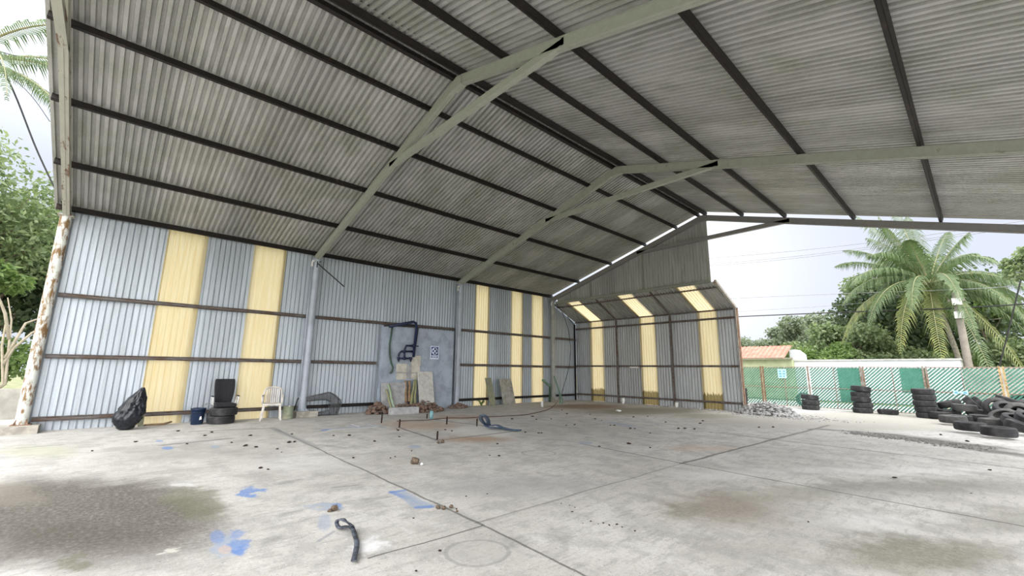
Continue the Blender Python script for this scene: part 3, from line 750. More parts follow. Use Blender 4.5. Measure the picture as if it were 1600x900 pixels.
# ------------------------------------------------------------------ rendered block wall and what is fixed to it
BX = 0.32
bw = empty('rendered_wall', (0.2, 9.6, 0), 'bluish grey cement-rendered block wall standing against the metal wall', 'block wall')
m = MB(); m.box((-0.08, 8.12-9.6, 0), (BX-0.2, 11.12-9.6, 2.94))
ww = m.build('wall_body', render_mat, bw); bv = ww.modifiers.new('b', 'BEVEL'); bv.width = 0.012
def on_wall(px, py, x=BX): return wl(px, py, x)
def plate(mb, pxs, x, t):
    """a flat patch on the wall face, outline in photo pixels, t thick"""
    mb.prism([wl(a, b, x)-Vector((0.2, 9.6, 0)) for a, b in pxs], (0, 0, 0), (t, 0, 0))
m = MB()
plate(m, [(619, 568), (635, 568), (634, 593), (619, 593)], BX, 0.02); plate(m, [(643, 569), (656, 569), (655, 594), (642, 592)], BX, 0.02); plate(m, [(642, 556), (657, 556), (657, 571), (642, 571)], BX, 0.022)
pm = m.build('mortar_patch', patch_mat, bw); pm['label'] = 'pale square mortar patches'
m = MB(); plate(m, [(619, 581), (655, 582), (655, 584), (619, 583)], BX+0.015, 0.012); plate(m, [(635, 569), (643, 570), (642, 592), (634, 592)], BX, 0.012)
m.build('mortar_band', slab_mat, bw)
# sign
sg = empty('wall_sign', on_wall(679, 551, BX+0.004), 'small white sign with a navy square and ring emblem on the rendered wall', 'sign')
m = MB(); m.box((0, -0.19, -0.25), (0.012, 0.19, 0.25)); m.build('board', sign_white, sg)
m = MB(); m.box((0.012, -0.15, -0.10), (0.016, 0.15, 0.21)); m.build('navy_square', sign_navy, sg)
m = MB()
Mx = Matrix.Translation((0.016, 0, 0.055)) @ Matrix.Rotation(math.pi/2, 4, 'Y')
m.lathe([(0.0, 0), (0.14, 0), (0.14, 0.003), (0.0, 0.003)], 28, Mx); m.build('white_disc', sign_white, sg)
for a, b in ((0.075, 0), (-0.075, 0), (0, 0.075), (0, -0.075)):
    m = MB(); m.lathe([(0.0, 0), (0.036, 0), (0.036, 0.003), (0, 0.003)], 14, Matrix.Translation((0.019, a, 0.055+b)) @ Matrix.Rotation(math.pi/2, 4, 'Y')); m.build('navy_dot', sign_navy, sg)
m = MB(); m.box((0.012, -0.15, -0.19), (0.015, -0.10, -0.14)); m.box((0.012, 0.09, -0.19), (0.015, 0.14, -0.14)); m.box((0.012, -0.07, -0.18), (0.0145, 0.06, -0.155))
m.build('navy_marks', sign_navy, sg)
# navy pipe manifold
pp = empty('pipe_manifold', on_wall(646, 540, BX+0.1), 'navy blue pipe manifold with stepped branches on the rendered wall', 'pipes')
po = pp.location.copy()
def wp(px, py, x=BX+0.10): return wl(px, py, x)-po
m = MB(); m.tube([wp(608, 510, BX+0.06), wp(646, 503, BX+0.16), wp(650, 505, BX+0.16), wp(651, 512), wp(646, 558)], 0.05, 12); m.build('riser_pipe', pipe_navy, pp)
m = MB(); m.tube([wp(600, 509, BX), wp(650, 508, BX+0.06), wp(653, 512, BX+0.07), wp(649, 541, BX+0.1)], 0.032, 10); m.build('return_pipe', black_mat, pp)
for pts in ([(646, 540), (635, 540), (633, 545), (632, 549)], [(646, 549), (627, 549), (624, 552), (623, 557)], [(632, 549), (632, 560)], [(642, 560), (623, 560)], [(646, 540), (654, 541)]):
    m = MB(); m.tube([wp(*q) for q in pts], 0.032 if pts[0][1] != 540 or len(pts) > 2 else 0.018, 10)
    m.build('branch_pipe', pipe_navy, pp)
for q in ((646, 540), (646, 549), (632, 549), (632, 560), (642, 560), (623, 560)):
    m = MB(); c = wp(*q); m.tube([c+Vector((0, 0, -0.05)), c+Vector((0, 0, 0.05))], 0.05, 10); m.build('pipe_fitting', pipe_navy, pp)
for q in ((623, 560), (642, 560)):
    m = MB(); c = wp(*q); m.tube([c, c+Vector((0, 0, -0.12))], 0.028, 8); m.build('tap_stub', black_mat, pp)
m = MB()
pts = [on_wall(613, 511, BX+0.05), on_wall(611, 525, BX+0.05), on_wall(609, 538, BX+0.05), on_wall(609, 552, BX+0.05), on_wall(611, 566, BX+0.05), on_wall(614, 574, BX+0.06), on_wall(613, 580, BX+0.07), on_wall(610, 583, BX+0.08)]
o0 = pts[0].copy(); m.tube(pts, 0.028, 8); tag(m.build('hanging_hose', green_hose, origin=o0), 'dark hose hanging down the left part of the rendered wall', 'hose')
# rod stuck out from column near the top
m = MB(); a = wl(497, 412, 0.3); b = wl(538, 448, 0.35); m.tube([a, b], 0.018, 8)
rod = empty('wall_bracket', a, 'thin black rod reaching down from the head of the column beside the plastic chair', 'rod')
m = MB(); m.tube([(0, 0, 0), b-a], 0.018, 8); m.build('rod', black_mat, rod)
m = MB(); m.box((-0.16, -0.03, -0.12), (-0.02, 0.0, 0.08)); m.tube([(-0.1, -0.02, 0.08), (0.0, 0.10, 0.08)], 0.012, 6); m.build('clamp', black_mat, rod)

# slabs and rubble at the foot of the rendered wall
def leaning(name, mat, base_px, w, h, t, lean, label, cat, x0=None, yaw=0.0, skew=0.0, chip=0):
    """slab leaning back against the wall behind it; base_px the middle of its foot in the photograph"""
    b = fl(*base_px)
    if x0 is not None: b = wl(base_px[0], base_px[1], x0); b.z = 0
    m = MB(); hw = w/2
    poly = [(0, -hw, 0), (0, hw, 0), (-lean, hw+skew, h), (-lean, -hw+skew, h)]
    m.prism(poly, (0, 0, 0), (t, 0, 0.0))
    o = m.build(name, mat); o.location = b; o.rotation_euler = (0, 0, yaw)
    bv = o.modifiers.new('b', 'BEVEL'); bv.width = 0.008
    return tag(o, label, cat)
leaning('concrete_slab', slab_mat, (616, 641), 0.92, 0.98, 0.06, 0.22, 'grey square concrete slab leaning on the left part of the rendered wall', 'slab', 0.62)
leaning('concrete_slab', pale_slab, (667, 637), 0.62, 1.36, 0.06, 0.28, 'tall pale narrow slab leaning on the middle of the rendered wall', 'slab', 0.66)
m = MB(); a, b = Vector((1.30, 8.02, 0)), Vector((1.45, 8.98, 0)); m.bar(a+Vector((0, 0, .11)), b+Vector((0, 0, .11)), 0.20, 0.22)
o = m.build('concrete_block', slab_mat, origin=a); tag(o, 'long grey concrete block lying in front of the leaning grey slab', 'block'); bv = o.modifiers.new('b', 'BEVEL'); bv.width = 0.012
m = MB()
leaning('board', mossy, (770, 636), 0.34, 1.12, 0.03, 0.20, 'narrow mossy board leaning on the left wall beside a yellow strip', 'board', 0.36, 0, -0.14)
leaning('board', greyboard, (796, 634), 0.72, 1.08, 0.03, 0.20, 'wide grey cement board leaning below the middle yellow strip', 'board', 0.36, 0, -0.12)
def pole(name, mat, a, b, r, label, cat, group=None, n=10, joints=False):
    a, b = Vector(a), Vector(b); m = MB(); k = 9
    pts = [a.lerp(b, i/k)+Vector((0, 0.01*math.sin(i*1.3), 0)) for i in range(k+1)]
    rs = [r*(1.0-0.15*i/k)*(1.12 if joints and i % 3 == 0 else 1) for i in range(k+1)]
    m.tube([p-a for p in pts], rs, n); o = m.build(name, mat); o.location = a
    return tag(o, label, cat, group)
pole('cane', cane_pale, wl(615, 638, 0.88), wl(607, 600, 0.52), 0.045, 'thick pale green cane leaning left on the grey slab', 'cane', joints=True)
pole('cane', bamboo, wl(611, 638, 0.92), wl(604, 609, 0.55), 0.03, 'thin olive cane leaning beside the pale green cane', 'cane', joints=True)
pole('plank', brown_wood, wl(634, 628, 0.62), wl(634, 595, 0.40), 0.05, 'brown weathered post leaning below the mortar patches, left one', 'post')
pole('plank', brown_wood, wl(639, 628, 0.62), wl(640, 595, 0.40), 0.055, 'brown weathered post leaning below the mortar patches, right one', 'post')
pole('cane', bamboo, wl(641, 634, 0.75), wl(648, 594, 0.42), 0.035, 'olive bamboo leaning right across the brown posts', 'cane', joints=True)
pole('cane', bamboo, wl(648, 637, 0.78), wl(650, 594, 0.42), 0.035, 'upright olive bamboo right of the brown posts', 'cane', joints=True)
pole('cane', bamboo, wl(644, 636, 0.70), wl(646, 604, 0.46), 0.028, 'short olive bamboo between the two longer ones', 'cane', joints=True)
def heap(name, c, sx_, sy_, h, n, mats, label, cat, seed, size=(0.03, 0.09), base=True):
    rr = random.Random(seed); m = MB()
    for i in range(n):
        a = rr.uniform(0, 2*math.pi); q = math.sqrt(rr.random())
        x_, y_ = q*math.cos(a)*sx_, q*math.sin(a)*sy_
        s_ = rr.uniform(*size); z_ = rr.uniform(0, 1)*h*(1-q*q)+s_*0.4
        m.blob((x_, y_, z_), s_, rr.randint(0, 999), (rr.uniform(.7, 1.3), rr.uniform(.7, 1.3), rr.uniform(.3, .9)), 0.7, 1)
    o = m.build(name, mats); o.location = c
    return tag(o, label, cat, None, 'stuff')
heap('brick_rubble', wl(589, 648, 0.75)*1.0 - Vector((0, 0, wl(589, 648, 0.75).z)), 0.40, 0.38, 0.30, 170, rubble_mat, 'heap of brick rubble and dry leaves at the left foot of the rendered wall', 'rubble', 1)
cc = wl(663, 645, 1.0); cc.z = 0
heap('brick_rubble', cc, 0.45, 0.72, 0.34, 330, rubble_mat, 'heap of brick rubble and dry leaves in front of the tall pale slab', 'rubble', 2)
cc = wl(632, 640, 0.85); cc.z = 0
heap('brick_rubble', cc, 0.25, 0.5, 0.30, 150, rubble_mat, 'rubble behind the long grey concrete block', 'rubble', 3)
cc = wl(716, 637, 0.55); cc.z = 0
heap('brick_rubble', cc, 0.28, 0.36, 0.16, 110, rubble_mat, 'low heap of rubble at the foot of the column right of the rendered wall', 'rubble', 4)
cc = wl(752, 634, 0.25); cc.z = 0
def small_plant(c, label, seed, n=26, h=0.3, mat=None):
    rr = random.Random(seed); m = MB()
    for i in range(n):
        a = rr.uniform(0, 6.28); l = rr.uniform(0.5, 1)*h; w = 0.035
        d = Vector((math.cos(a), math.sin(a), 0)); sd = Vector((-d.y, d.x, 0))*w
        p0 = d*0.02; p1 = d*l*0.4+Vector((0, 0, l*0.75)); p2 = d*l*0.9+Vector((0, 0, l*0.6))
        m.add([p0-sd*.3, p0+sd*.3, p1+sd, p1-sd, p2], [(0, 1, 2, 3), (3, 2, 4)])
    o = m.build('weed', mat or leaf_bright); o.location = c
    return tag(o, label, 'plant')
small_plant(cc, 'small green weed at the foot of the yellow strip by the mossy board', 5)

# ------------------------------------------------------------------ tyres
def tyre_profile(Rr=0.31, W=0.19):
    hw = W/2; p = []
    p += [(Rr*0.58, -hw*0.78), (Rr*0.62, -hw*0.98), (Rr*0.78, -hw*1.04), (Rr*0.90, -hw*0.98), (Rr*0.965, -hw*0.84)]
    for i in range(-3, 4):
        z = i*hw*0.225; e = Rr*(1-0.02*(i/3.0)**2)
        p += [(e, z-hw*0.085), (e, z+hw*0.085)]
        if i < 3: p += [(e-0.010, z+hw*0.10), (e-0.010, z+hw*0.13)]
    p += [(Rr*0.965, hw*0.84), (Rr*0.90, hw*0.98), (Rr*0.78, hw*1.04), (Rr*0.62, hw*0.98), (Rr*0.58, hw*0.78)]
    p += [(Rr*0.66, hw*0.74), (Rr*0.80, hw*0.86), (Rr*0.90, hw*0.70), (Rr*0.94, 0), (Rr*0.90, -hw*0.70), (Rr*0.80, -hw*0.86), (Rr*0.66, -hw*0.74)]
    return p
m = MB(); m.lathe(tyre_profile(), 40, None, True)
for f in list(m.f): pass
TYRE = m.mesh('tyre', rubber)
m = MB(); m.lathe(tyre_profile(), 40, None, True); TYRE_D = m.mesh('tyre', rubber_dusty)
tyre_count = 0
def tyre(c, axis=(0, 0, 1), label='', group=None, s=1.0, dusty=False, w=1.0):
    o = bpy.data.objects.new('tyre', TYRE_D if dusty else TYRE); COL.objects.link(o)
    o.location = c; o.rotation_mode = 'QUATERNION'
    o.rotation_quaternion = Vector(axis).normalized().to_track_quat('Z', 'Y')
    o.scale = (s, s, s*w)
    return tag(o, label, 'tyre', group)
def stack(base, n, where, group, jit=0.02, h=0.195, s=1.0, lean=(0, 0), tilts=None):
    z = 0
    for i in range(n):
        pos = 'bottom' if i == 0 else ('top' if i == n-1 else {1: 'second from the bottom', 2: 'third from the bottom', 3: 'fourth from the bottom'}[i])
        c = Vector((base[0]+R.uniform(-jit, jit)+lean[0]*i, base[1]+R.uniform(-jit, jit)+lean[1]*i, z+h/2*s))
        ax = (0, 0, 1) if not tilts or tilts[i] is None else tilts[i]
        if tilts and tilts[i]: c.z += 0.008
        tyre(c, ax, f'tyre {where}, {pos}', group, s); z += h*s+0.002
st1 = Vector((9.40, 22.62, 0))
stack(st1, 3, 'in the stack of three by the fence', 'stack of three tyres', 0.02, tilts=[None, None, CR*0.10+Vector((0, 0, 1))])
st2 = fl(1352, 642)
stack((11.10, 22.62), 5, 'in the leaning stack of five left of flat tyre', 'left stack of five tyres', 0.03, tilts=[None, None, CR*0.06+Vector((0, 0, 1)), None, CR*0.14+Vector((0, 0, 1))])
tyre(Vector((11.82, 22.60, 0.10)), (0.02, 0, 1), 'single flat tyre between the two five-tyre stacks', None, 0.98, w=0.9)
stack((12.90, 22.10), 5, 'in the neat stack of five beside the tyre heap', 'right stack of five tyres', 0.02)
s4 = fl(1172, 637)
stack((6.75, 22.45), 4, 'in the dark stack half hidden by the end wall', 'half hidden stack of tyres', 0.02)

# the heap: seen centre, foot point, axis in (right, up, towards the camera), label
TO = (-CF).normalized()
CRh = Vector((CR.x, CR.y, 0)).normalized()
def heap_tyre(px, py, bx, by, ax, label, dusty=False, s=1.0):
    b = fl(bx, by); c = over(px, py, b)
    dirv = (c-CAM); dirv.z = 0; dirv.normalize(); rt = Vector((dirv.y, -dirv.x, 0))
    a = rt*ax[0] + Vector((0, 0, 1))*ax[1] - dirv*(ax[2] if ax[2] > 0.2 else ax[2]*0.2-0.03)
    a.normalize()
    # never below the ground
    r_ = 0.31*s; hw = 0.10*s
    need = r_*math.sqrt(max(0, 1-a.z*a.z)) + hw*abs(a.z)
    c.z = max(c.z, need)
    tyre(c, a, label, 'tyres thrown in the heap at the right', s, dusty, 1.12)
HT = [
 (1482, 645, 1482, 655, (0.05, 1, 0.1), 'flat tyre at the left foot of the heap beside the neat stack', False),
 (1483, 631, 1482, 654, (-0.28, 1, 0.15), 'tilted tyre on top at the left end of the heap', False),
 (1500, 654, 1498, 661, (0.0, 1, 0.05), 'flat tyre lying behind the dusty grey one at the left front of the heap', False),
 (1489, 655, 1488, 664, (0.0, 1, 0.08), 'dusty grey flat tyre at the left front of the heap', True),
 (1507, 637, 1505, 657, (0.05, 1, 0.05), 'flat tyre bridging low in the left part of the heap', True),
 (1521, 633, 1524, 655, (0.75, 0.55, 0.1), 'steeply tilted tyre in the middle of the heap, left of a pair', False),
 (1533, 633, 1535, 655, (0.75, 0.55, 0.15), 'steeply tilted tyre in the middle of the heap, right of a pair', False),
 (1530, 645, 1528, 658, (0.12, 1, 0.05), 'flat tyre under the steeply tilted pair', False),
 (1536, 654, 1535, 663, (0.02, 1, 0.05), 'flat ground-level tyre below the steeply tilted pair', False),
 (1516, 666, 1515, 677, (0.02, 1, 0.06), 'flat tyre lying left in the front row of the heap', False),
 (1560, 674, 1560, 685, (0.03, 1, 0.10), 'big flat tyre nearest the camera in the front row', False),
 (1557, 637, 1560, 662, (0.35, 0.25, 1.0), 'upright tyre showing its open hole in the heap', False),
 (1576, 627, 1575, 660, (0.42, 1, 0.1), 'tilted tyre on top of the heap at the back right', False),
 (1574, 640, 1576, 664, (0.2, 0.85, 0.55), 'tyre tipped towards the camera below the top one', False),
 (1568, 652, 1570, 668, (-0.25, 0.85, 0.5), 'dusty tyre tipped left in the heap', True),
 (1592, 646, 1590, 668, (0.2, 0.3, 0.9), 'dusty upright tyre at the right edge of the picture', True),
 (1590, 658, 1588, 674, (0.35, 1, 0.25), 'tilted tyre half way down the right edge of the heap', False),
 (1597, 668, 1595, 680, (0.35, 1, 0.15), 'tyre sloping down at the right edge behind the nearest flat tyre', False),
 (1592, 626, 1590, 656, (-0.3, 0.9, 0.3), 'tyre high at the right edge of the heap', False),
 (1604, 640, 1604, 662, (0.1, 0.5, 0.8), 'tyre cut by the right border of the photo, upper one', False),
 (1553, 660, 1556, 670, (0.0, 1, 0.05), 'tyre lying behind the yellow wood splinter', True),
 (1612, 655, 1612, 676, (0.3, 0.9, 0.3), 'tyre cut by the right border of the photo, lower one', False),
 (1470, 648, 1472, 655, (0.0, 1, 0.1), 'flat tyre wedged between the neat stack and the heap', False),
]
for q in HT: heap_tyre(q[0], q[1], q[2], q[3], q[4], q[5], q[6])
a = fl(1536, 672); a.z = 0.24; b = over(1552, 662, fl(1552, 672)); 
m = MB(); m.bar((0, 0, 0), CRh*0.32+Vector((0.05, 0, -0.02)), 0.05, 0.03); m.bar((0.0, 0, 0), CRh*-0.16+Vector((0, 0, 0.14)), 0.04, 0.025)
tag(m.build('wood_splinter', pale_wood, origin=None), 'broken splinter of fresh yellow wood on the tyre heap', 'wood')
bpy.data.objects['wood_splinter'].location = over(1543, 661, fl(1543, 668))
# single dark tyre seen through the fence
tyre(Vector((8.75, 24.4, 0.31)), (0.5, -0.85, 0.1), 'dark tyre leaning behind the fence under the pale blue sign')

# ------------------------------------------------------------------ things along the left wall
# rubbish bag
def bag():
    bm = bmesh.new(); bmesh.ops.create_icosphere(bm, subdivisions=5, radius=1)
    vs = []
    for v in bm.verts:
        p = v.co.copy(); t = (p.z+1)/2
        prof = math.sin(math.pi*min(1, max(0, (t*0.93+0.02))))**0.55
        rad = 0.40*(1.0 if t < 0.35 else 1-0.72*((t-0.35)/0.65)**1.25)
        ang = math.atan2(p.y, p.x); k = rad*min(1, prof*1.15)
        z_ = t*1.10
        n1 = noise.noise(Vector((math.cos(ang)*1.8, math.sin(ang)*1.8, t*2.2)))
        n2 = abs(noise.noise(Vector((math.cos(ang)*3.5+5, math.sin(ang)*3.5, t*13+n1*2))))
        n3 = abs(noise.noise(Vector((math.cos(ang)*2+9, math.sin(ang)*2, t*9-ang*0.8))))
        k *= 1+0.14*n1-0.20*n2-0.16*n3+(0.18 if t < 0.06 else 0)
        shift = 0.30*max(0, t-0.25)
        vs.append((math.cos(ang)*k*0.75, math.sin(ang)*k*0.84+shift, z_))
    fs = [tuple(v.index for v in f.verts) for f in bm.faces]; bm.free()
    m = MB(); m.add(vs, fs, True)
    return m
b = fl(197, 672); o = bag().build('rubbish_bag', blackplastic); o.location = (b.x-0.05, b.y-0.02, 0); o.scale = (0.88, 0.88, 0.86)
tag(o, 'full black rubbish bag with a pointed top standing by the first yellow strip', 'rubbish bag')
m = MB(); m.box((-0.02, -0.05, 0), (0.02, 0.05, 0.42))
o = m.build('board', mossy); o.location = wl(219, 667, 0.30)*1.0; o.location.z = 0; tag(o, 'short grey-green board standing just right of the rubbish bag', 'board')
m = MB(); pts = [wl(224, 668, 0.25), wl(240, 667, 0.30), wl(255, 665, 0.30), wl(268, 659, 0.16)]
pts = [Vector((p.x, p.y, max(0.02, p.z))) for p in pts]; m.tube([p-pts[0] for p in pts], [0.02, 0.03, 0.03, 0.02], 7)
o = m.build('branch', brown_wood); o.location = pts[0]; tag(o, 'thin bent branch lying below the first yellow strip', 'branch')
# bucket
bk_ = empty('bucket', (0.62, 3.06, 0), 'navy blue plastic bucket with a white mark beside the tyres', 'bucket')
m = MB(); m.lathe([(0.0, 0.01), (0.125, 0.0), (0.13, 0.01), (0.158, 0.36), (0.168, 0.365), (0.168, 0.40), (0.156, 0.40), (0.148, 0.36), (0.12, 0.03), (0.0, 0.03)], 28); m.lathe([(0.158, 0.30), (0.164, 0.30), (0.164, 0.315), (0.158, 0.315)], 28)
m.build('body', bucket_blue, bk_)
m = MB(); m.tube([(0.165*math.cos(t), 0.165*math.sin(t), 0.37+0.14*math.sin(t*1.0)) for t in [i*math.pi/10 for i in range(11)]], 0.004, 6); m.build('handle', wire_mat, bk_)
m = MB(); m.prism([(0.152, 0.02, 0.12), (0.154, 0.07, 0.13), (0.156, 0.055, 0.21), (0.156, 0.03, 0.20)], (0, 0, 0), (0.012, 0.002, 0)); m.build('white_mark', white_plastic, bk_)
# office chair top on two tyres
tyre(Vector((0.72, 3.56, 0.10)), (0, 0, 1), 'tyre at the bottom under the legless office chair', 'tyres under the office chair', 1.0)
tyre(Vector((0.70, 3.60, 0.30)), (0, 0, 1), 'tyre on top of another, carrying the legless office chair', 'tyres under the office chair', 1.03)
oc = empty('office_chair', (0.70, 3.60, 0.405), 'legless black office chair with pale arms set on two tyres', 'office chair', rz=0.0)
m = MB(); m.box((-0.23, -0.24, 0.0), (0.24, 0.24, 0.10)); o = m.build('seat', blackfabric, oc); bv = o.modifiers.new('b', 'BEVEL'); bv.width = 0.045; bv.segments = 4
m = MB(); P_ = []
for i in range(9):
    t = i/8; P_.append((t, 0.185+0.05*math.sin(t*2.2)))
vs = []; fs = []
for t, hw in P_:
    z_ = 0.10+0.62*t; x_ = -0.20-0.10*t+0.03*math.sin(t*math.pi)
    for sy in (-1, -0.5, 0, 0.5, 1):
        vs.append((x_-0.03*(1-sy*sy), sy*hw, z_))
n_ = len(vs)
vs2 = [(x-0.06, y, z) for x, y, z in vs]
for i in range(8):
    for j in range(4):
        a = i*5+j; fs.append((a, a+1, a+6, a+5)); fs.append((n_+a, n_+a+5, n_+a+6, n_+a+1))
for i in range(8):
    for j in (0, 4):
        a = i*5+j; b_ = a+5; fs.append((a, b_, n_+b_, n_+a) if j == 0 else (a, n_+a, n_+b_, b_))
for j in range(4):
    fs.append((j, n_+j, n_+j+1, j+1)); a = 40+j; fs.append((a, a+1, n_+a+1, n_+a))
m.add(vs+vs2, fs, True); o = m.build('backrest', blackfabric, oc); bv = o.modifiers.new('b', 'BEVEL'); bv.width = 0.02; bv.segments = 2
for s_ in (-1, 1):
    m = MB(); m.tube([(-0.16, s_*0.24, 0.03), (-0.14, s_*0.275, 0.12), (-0.12, s_*0.285, 0.24), (0.0, s_*0.285, 0.27), (0.10, s_*0.285, 0.24), (0.10, s_*0.275, 0.10), (0.05, s_*0.24, 0.03)], 0.018, 8); o = m.build('armrest', chrome, oc)
    m = MB(); m.box((-0.12, s_*0.285-0.025, 0.275), (0.08, s_*0.285+0.025, 0.295)); m.build('arm_pad', blackfabric, o)
# plastic chair
pc = empty('plastic_chair', (0.60, 4.76, 0), 'grubby white plastic chair with slatted back facing the camera', 'chair', rz=-0.25)
def lg(x0, y0, x1, y1, h): 
    m = MB(); m.prism([(x0-0.03, y0-0.022, 0), (x0+0.03, y0-0.022, 0), (x0+0.03, y0+0.022, 0), (x0-0.03, y0+0.022, 0)], (0, 0, 0), (x1-x0, y1-y0, h)); return m
for sy in (-1, 1):
    lg(0.24, sy*0.25, 0.20, sy*0.20, 0.43).build('leg', chair_plastic, pc)
    lg(-0.25, sy*0.22, -0.20, sy*0.19, 0.43).build('leg', chair_plastic, pc)
m = MB(); m.box((-0.23, -0.22, 0.42), (0.24, 0.22, 0.45)); m.box((0.21, -0.24, 0.40), (0.245, 0.24, 0.45)); o = m.build('seat', chair_plastic, pc); bv = o.modifiers.new('b', 'BEVEL'); bv.width = 0.012; bv.segments = 2
m = MB(); arc = [(-0.22-0.10*t, yv, 0.44+zv) for t, yv, zv in [(0, -0.23, 0), (.5, -0.235, 0.22), (.9, -0.215, 0.36), (1, -0.15, 0.43), (1, 0, 0.455), (1, 0.15, 0.43), (.9, 0.215, 0.36), (.5, 0.235, 0.22), (0, 0.23, 0)]]
m.tube(arc, 0.024, 8); m.build('back_frame', chair_plastic, pc)
for j in range(-3, 4):
    m = MB(); m.bar((-0.215, j*0.052, 0.45), (-0.315, j*0.052, 0.87-abs(j)*0.012), 0.03, 0.008, (1, 0, 0)); m.build('back_slat', chair_plastic, pc)
for sy in (-1, 1):
    m = MB(); m.tube([(-0.27, sy*0.235, 0.66), (-0.10, sy*0.27, 0.65), (0.12, sy*0.27, 0.64), (0.20, sy*0.25, 0.58), (0.22, sy*0.24, 0.44)], 0.018, 7); m.build('armrest', chair_plastic, pc)
# green can
gc = empty('metal_can', (0.62, 5.20, 0), 'small faded green metal drum between the plastic chair and the column', 'drum')
m = MB(); m.lathe([(0, 0), (0.14, 0), (0.145, 0.012), (0.14, 0.02), (0.14, 0.11), (0.146, 0.12), (0.14, 0.13), (0.14, 0.22), (0.146, 0.23), (0.14, 0.24), (0.138, 0.33), (0.145, 0.34), (0.14, 0.35), (0, 0.345)], 26); m.build('body', can_green, gc)
m = MB(); m.lathe([(0, 0.345), (0.03, 0.345), (0.03, 0.37), (0, 0.37)], 12, Matrix.Translation((0.06, 0, 0))); m.build('cap', white_plastic, gc)
# curved strap by column
m = MB(); pts = [wl(459, 642, 0.30), wl(462, 633, 0.3), wl(465, 624, 0.3), wl(467, 622, 0.3)]; m.tube([p-pts[0] for p in pts], 0.02, 7)
pts[0].z = max(0.1, pts[0].z); o = m.build('hose_piece', black_mat); o.location = pts[0]; tag(o, 'short black hose piece hooked beside the concrete base of the blue-grey column', 'hose')
# wire rack
def wire_rack():
    X_ = 0.42
    outer = [(481, 621), (517, 613), (533, 625), (536, 632), (530, 650), (487, 653), (484, 640), (489, 636)]
    W_ = lambda q: wl(q[0], q[1], X_)
    o0 = W_((505, 652)); o0.z = 0
    rk = empty('wire_rack', o0, 'bent C-shaped rack of thin grey wire leaning on the wall right of the blue-grey column', 'wire rack')
    def P(q): 
        v = W_(q)-o0; v.z = max(v.z, 0.01); return v
    frame_o = [(481, 621), (516, 613), (524, 617), (532, 625), (533, 632), (528, 645), (528, 650), (487, 653), (485, 647), (505, 644), (514, 641), (517, 636), (517, 628), (512, 625), (502, 625), (482, 627)]
    m = MB(); m.tube([P(q) for q in frame_o]+[P(frame_o[0])], 0.012, 6); m.build('frame', wire_mat, rk)
    m = MB(); m.tube([P(q)+Vector((-0.16, 0.0, 0)) for q in frame_o]+[P(frame_o[0])+Vector((-0.16, 0, 0))], 0.009, 6); m.build('frame', wire_mat, rk)
    def inside(x, y):
        c = False; n = len(frame_o)
        for i in range(n):
            x1, y1 = frame_o[i]; x2, y2 = frame_o[(i+1) % n]
            if (y1 > y) != (y2 > y) and x < (x2-x1)*(y-y1)/(y2-y1)+x1: c = not c
        return c
    m = MB()
    for i in range(30):
        x = 482+i*1.75; run = None
        for j in range(0, 170):
            y = 612+j*0.25; ins = inside(x, y)
            if ins and run is None: run = y
            if run is not None and (not ins):
                if y-run > 0.6: m.tube([P((x, run)), P((x, y))], 0.008, 4)
                run = None
    for j in range(20):
        y = 613.5+j*2.1; run = None
        for i in range(0, 240):
            x = 480+i*0.25; ins = inside(x, y)
            if ins and run is None: run = x
            if run is not None and not ins:
                if x-run > 0.6: m.tube([P((run, y)), P((x, y))], 0.008, 4)
                run = None
    m.build('mesh_wires', wire_mat, rk)
    m = MB()
    for q in frame_o[::1]: m.tube([P(q), P(q)+Vector((-0.16, 0, 0))], 0.006, 4)
    m.build('cross_wires', wire_mat, rk)
    m = MB(); m.tube([P((488, 616)), P((487, 653))], 0.012, 6); m.tube([P((482, 640)), P((487, 640))], 0.02, 6)
wire_rack()

# far corner: pipes and cables
pole('pipe', green_pipe, wl(881, 632, 1.1), wl(866, 588, 0.33), 0.035, 'grey-green pipe leaning left at the far corner column', 'pipe')
pole('pipe', green_pipe, fl(876, 632), wl(874, 612, 0.5), 0.045, 'thick short grey-green pipe standing at the far corner', 'pipe')
br = empty('green_bracket', wl(859, 625, 0.30), 'bent dark green steel piece left of the far corner column', 'steel piece')
br.location.z = 0
m = MB(); m.bar((0, 0, 0.0), (0, 0.02, 0.75), 0.07, 0.07); m.build('upright', green_hose, br)
m = MB(); m.bar((0, 0.02, 0.72), (0.05, -0.55, 1.02), 0.08, 0.08); m.build('arm', green_pipe, br)
m = MB()
pts = [wl(866, 470, 0.3), wl(880, 490, 0.35), wl(888, 515, 0.4), wl(892, 545, 0.5), wl(889, 575, 0.7), wl(882, 600, 0.9), wl(877, 618, 1.1)]
m.tube([p-pts[0] for p in pts], 0.013, 6); o = m.build('hanging_cable', black_mat); o.location = pts[0]; tag(o, 'long thin black cable hanging from the far corner down to the green pipes', 'cable')
m = MB(); pts = [wl(866, 468, 0.3), wl(880, 485, 0.1), bk(899, 511, Y4-0.1)]; m.tube([p-pts[0] for p in pts], 0.014, 6); o = m.build('hanging_cable', black_mat); o.location = pts[0]; tag(o, 'short cable sagging under the slope of the lean-to side', 'cable')
m = MB(); pp_ = [(873, 622, .35), (868, 631, .03), (860, 638, 0.02), (845, 643, .02), (820, 648, .02), (790, 650, .02), (760, 651, .02), (730, 653, .02), (700, 653, .02), (670, 656, .02), (640, 657, .02), (620, 658, .02)]
pts = [fl(a, b, c) for a, b, c in pp_]
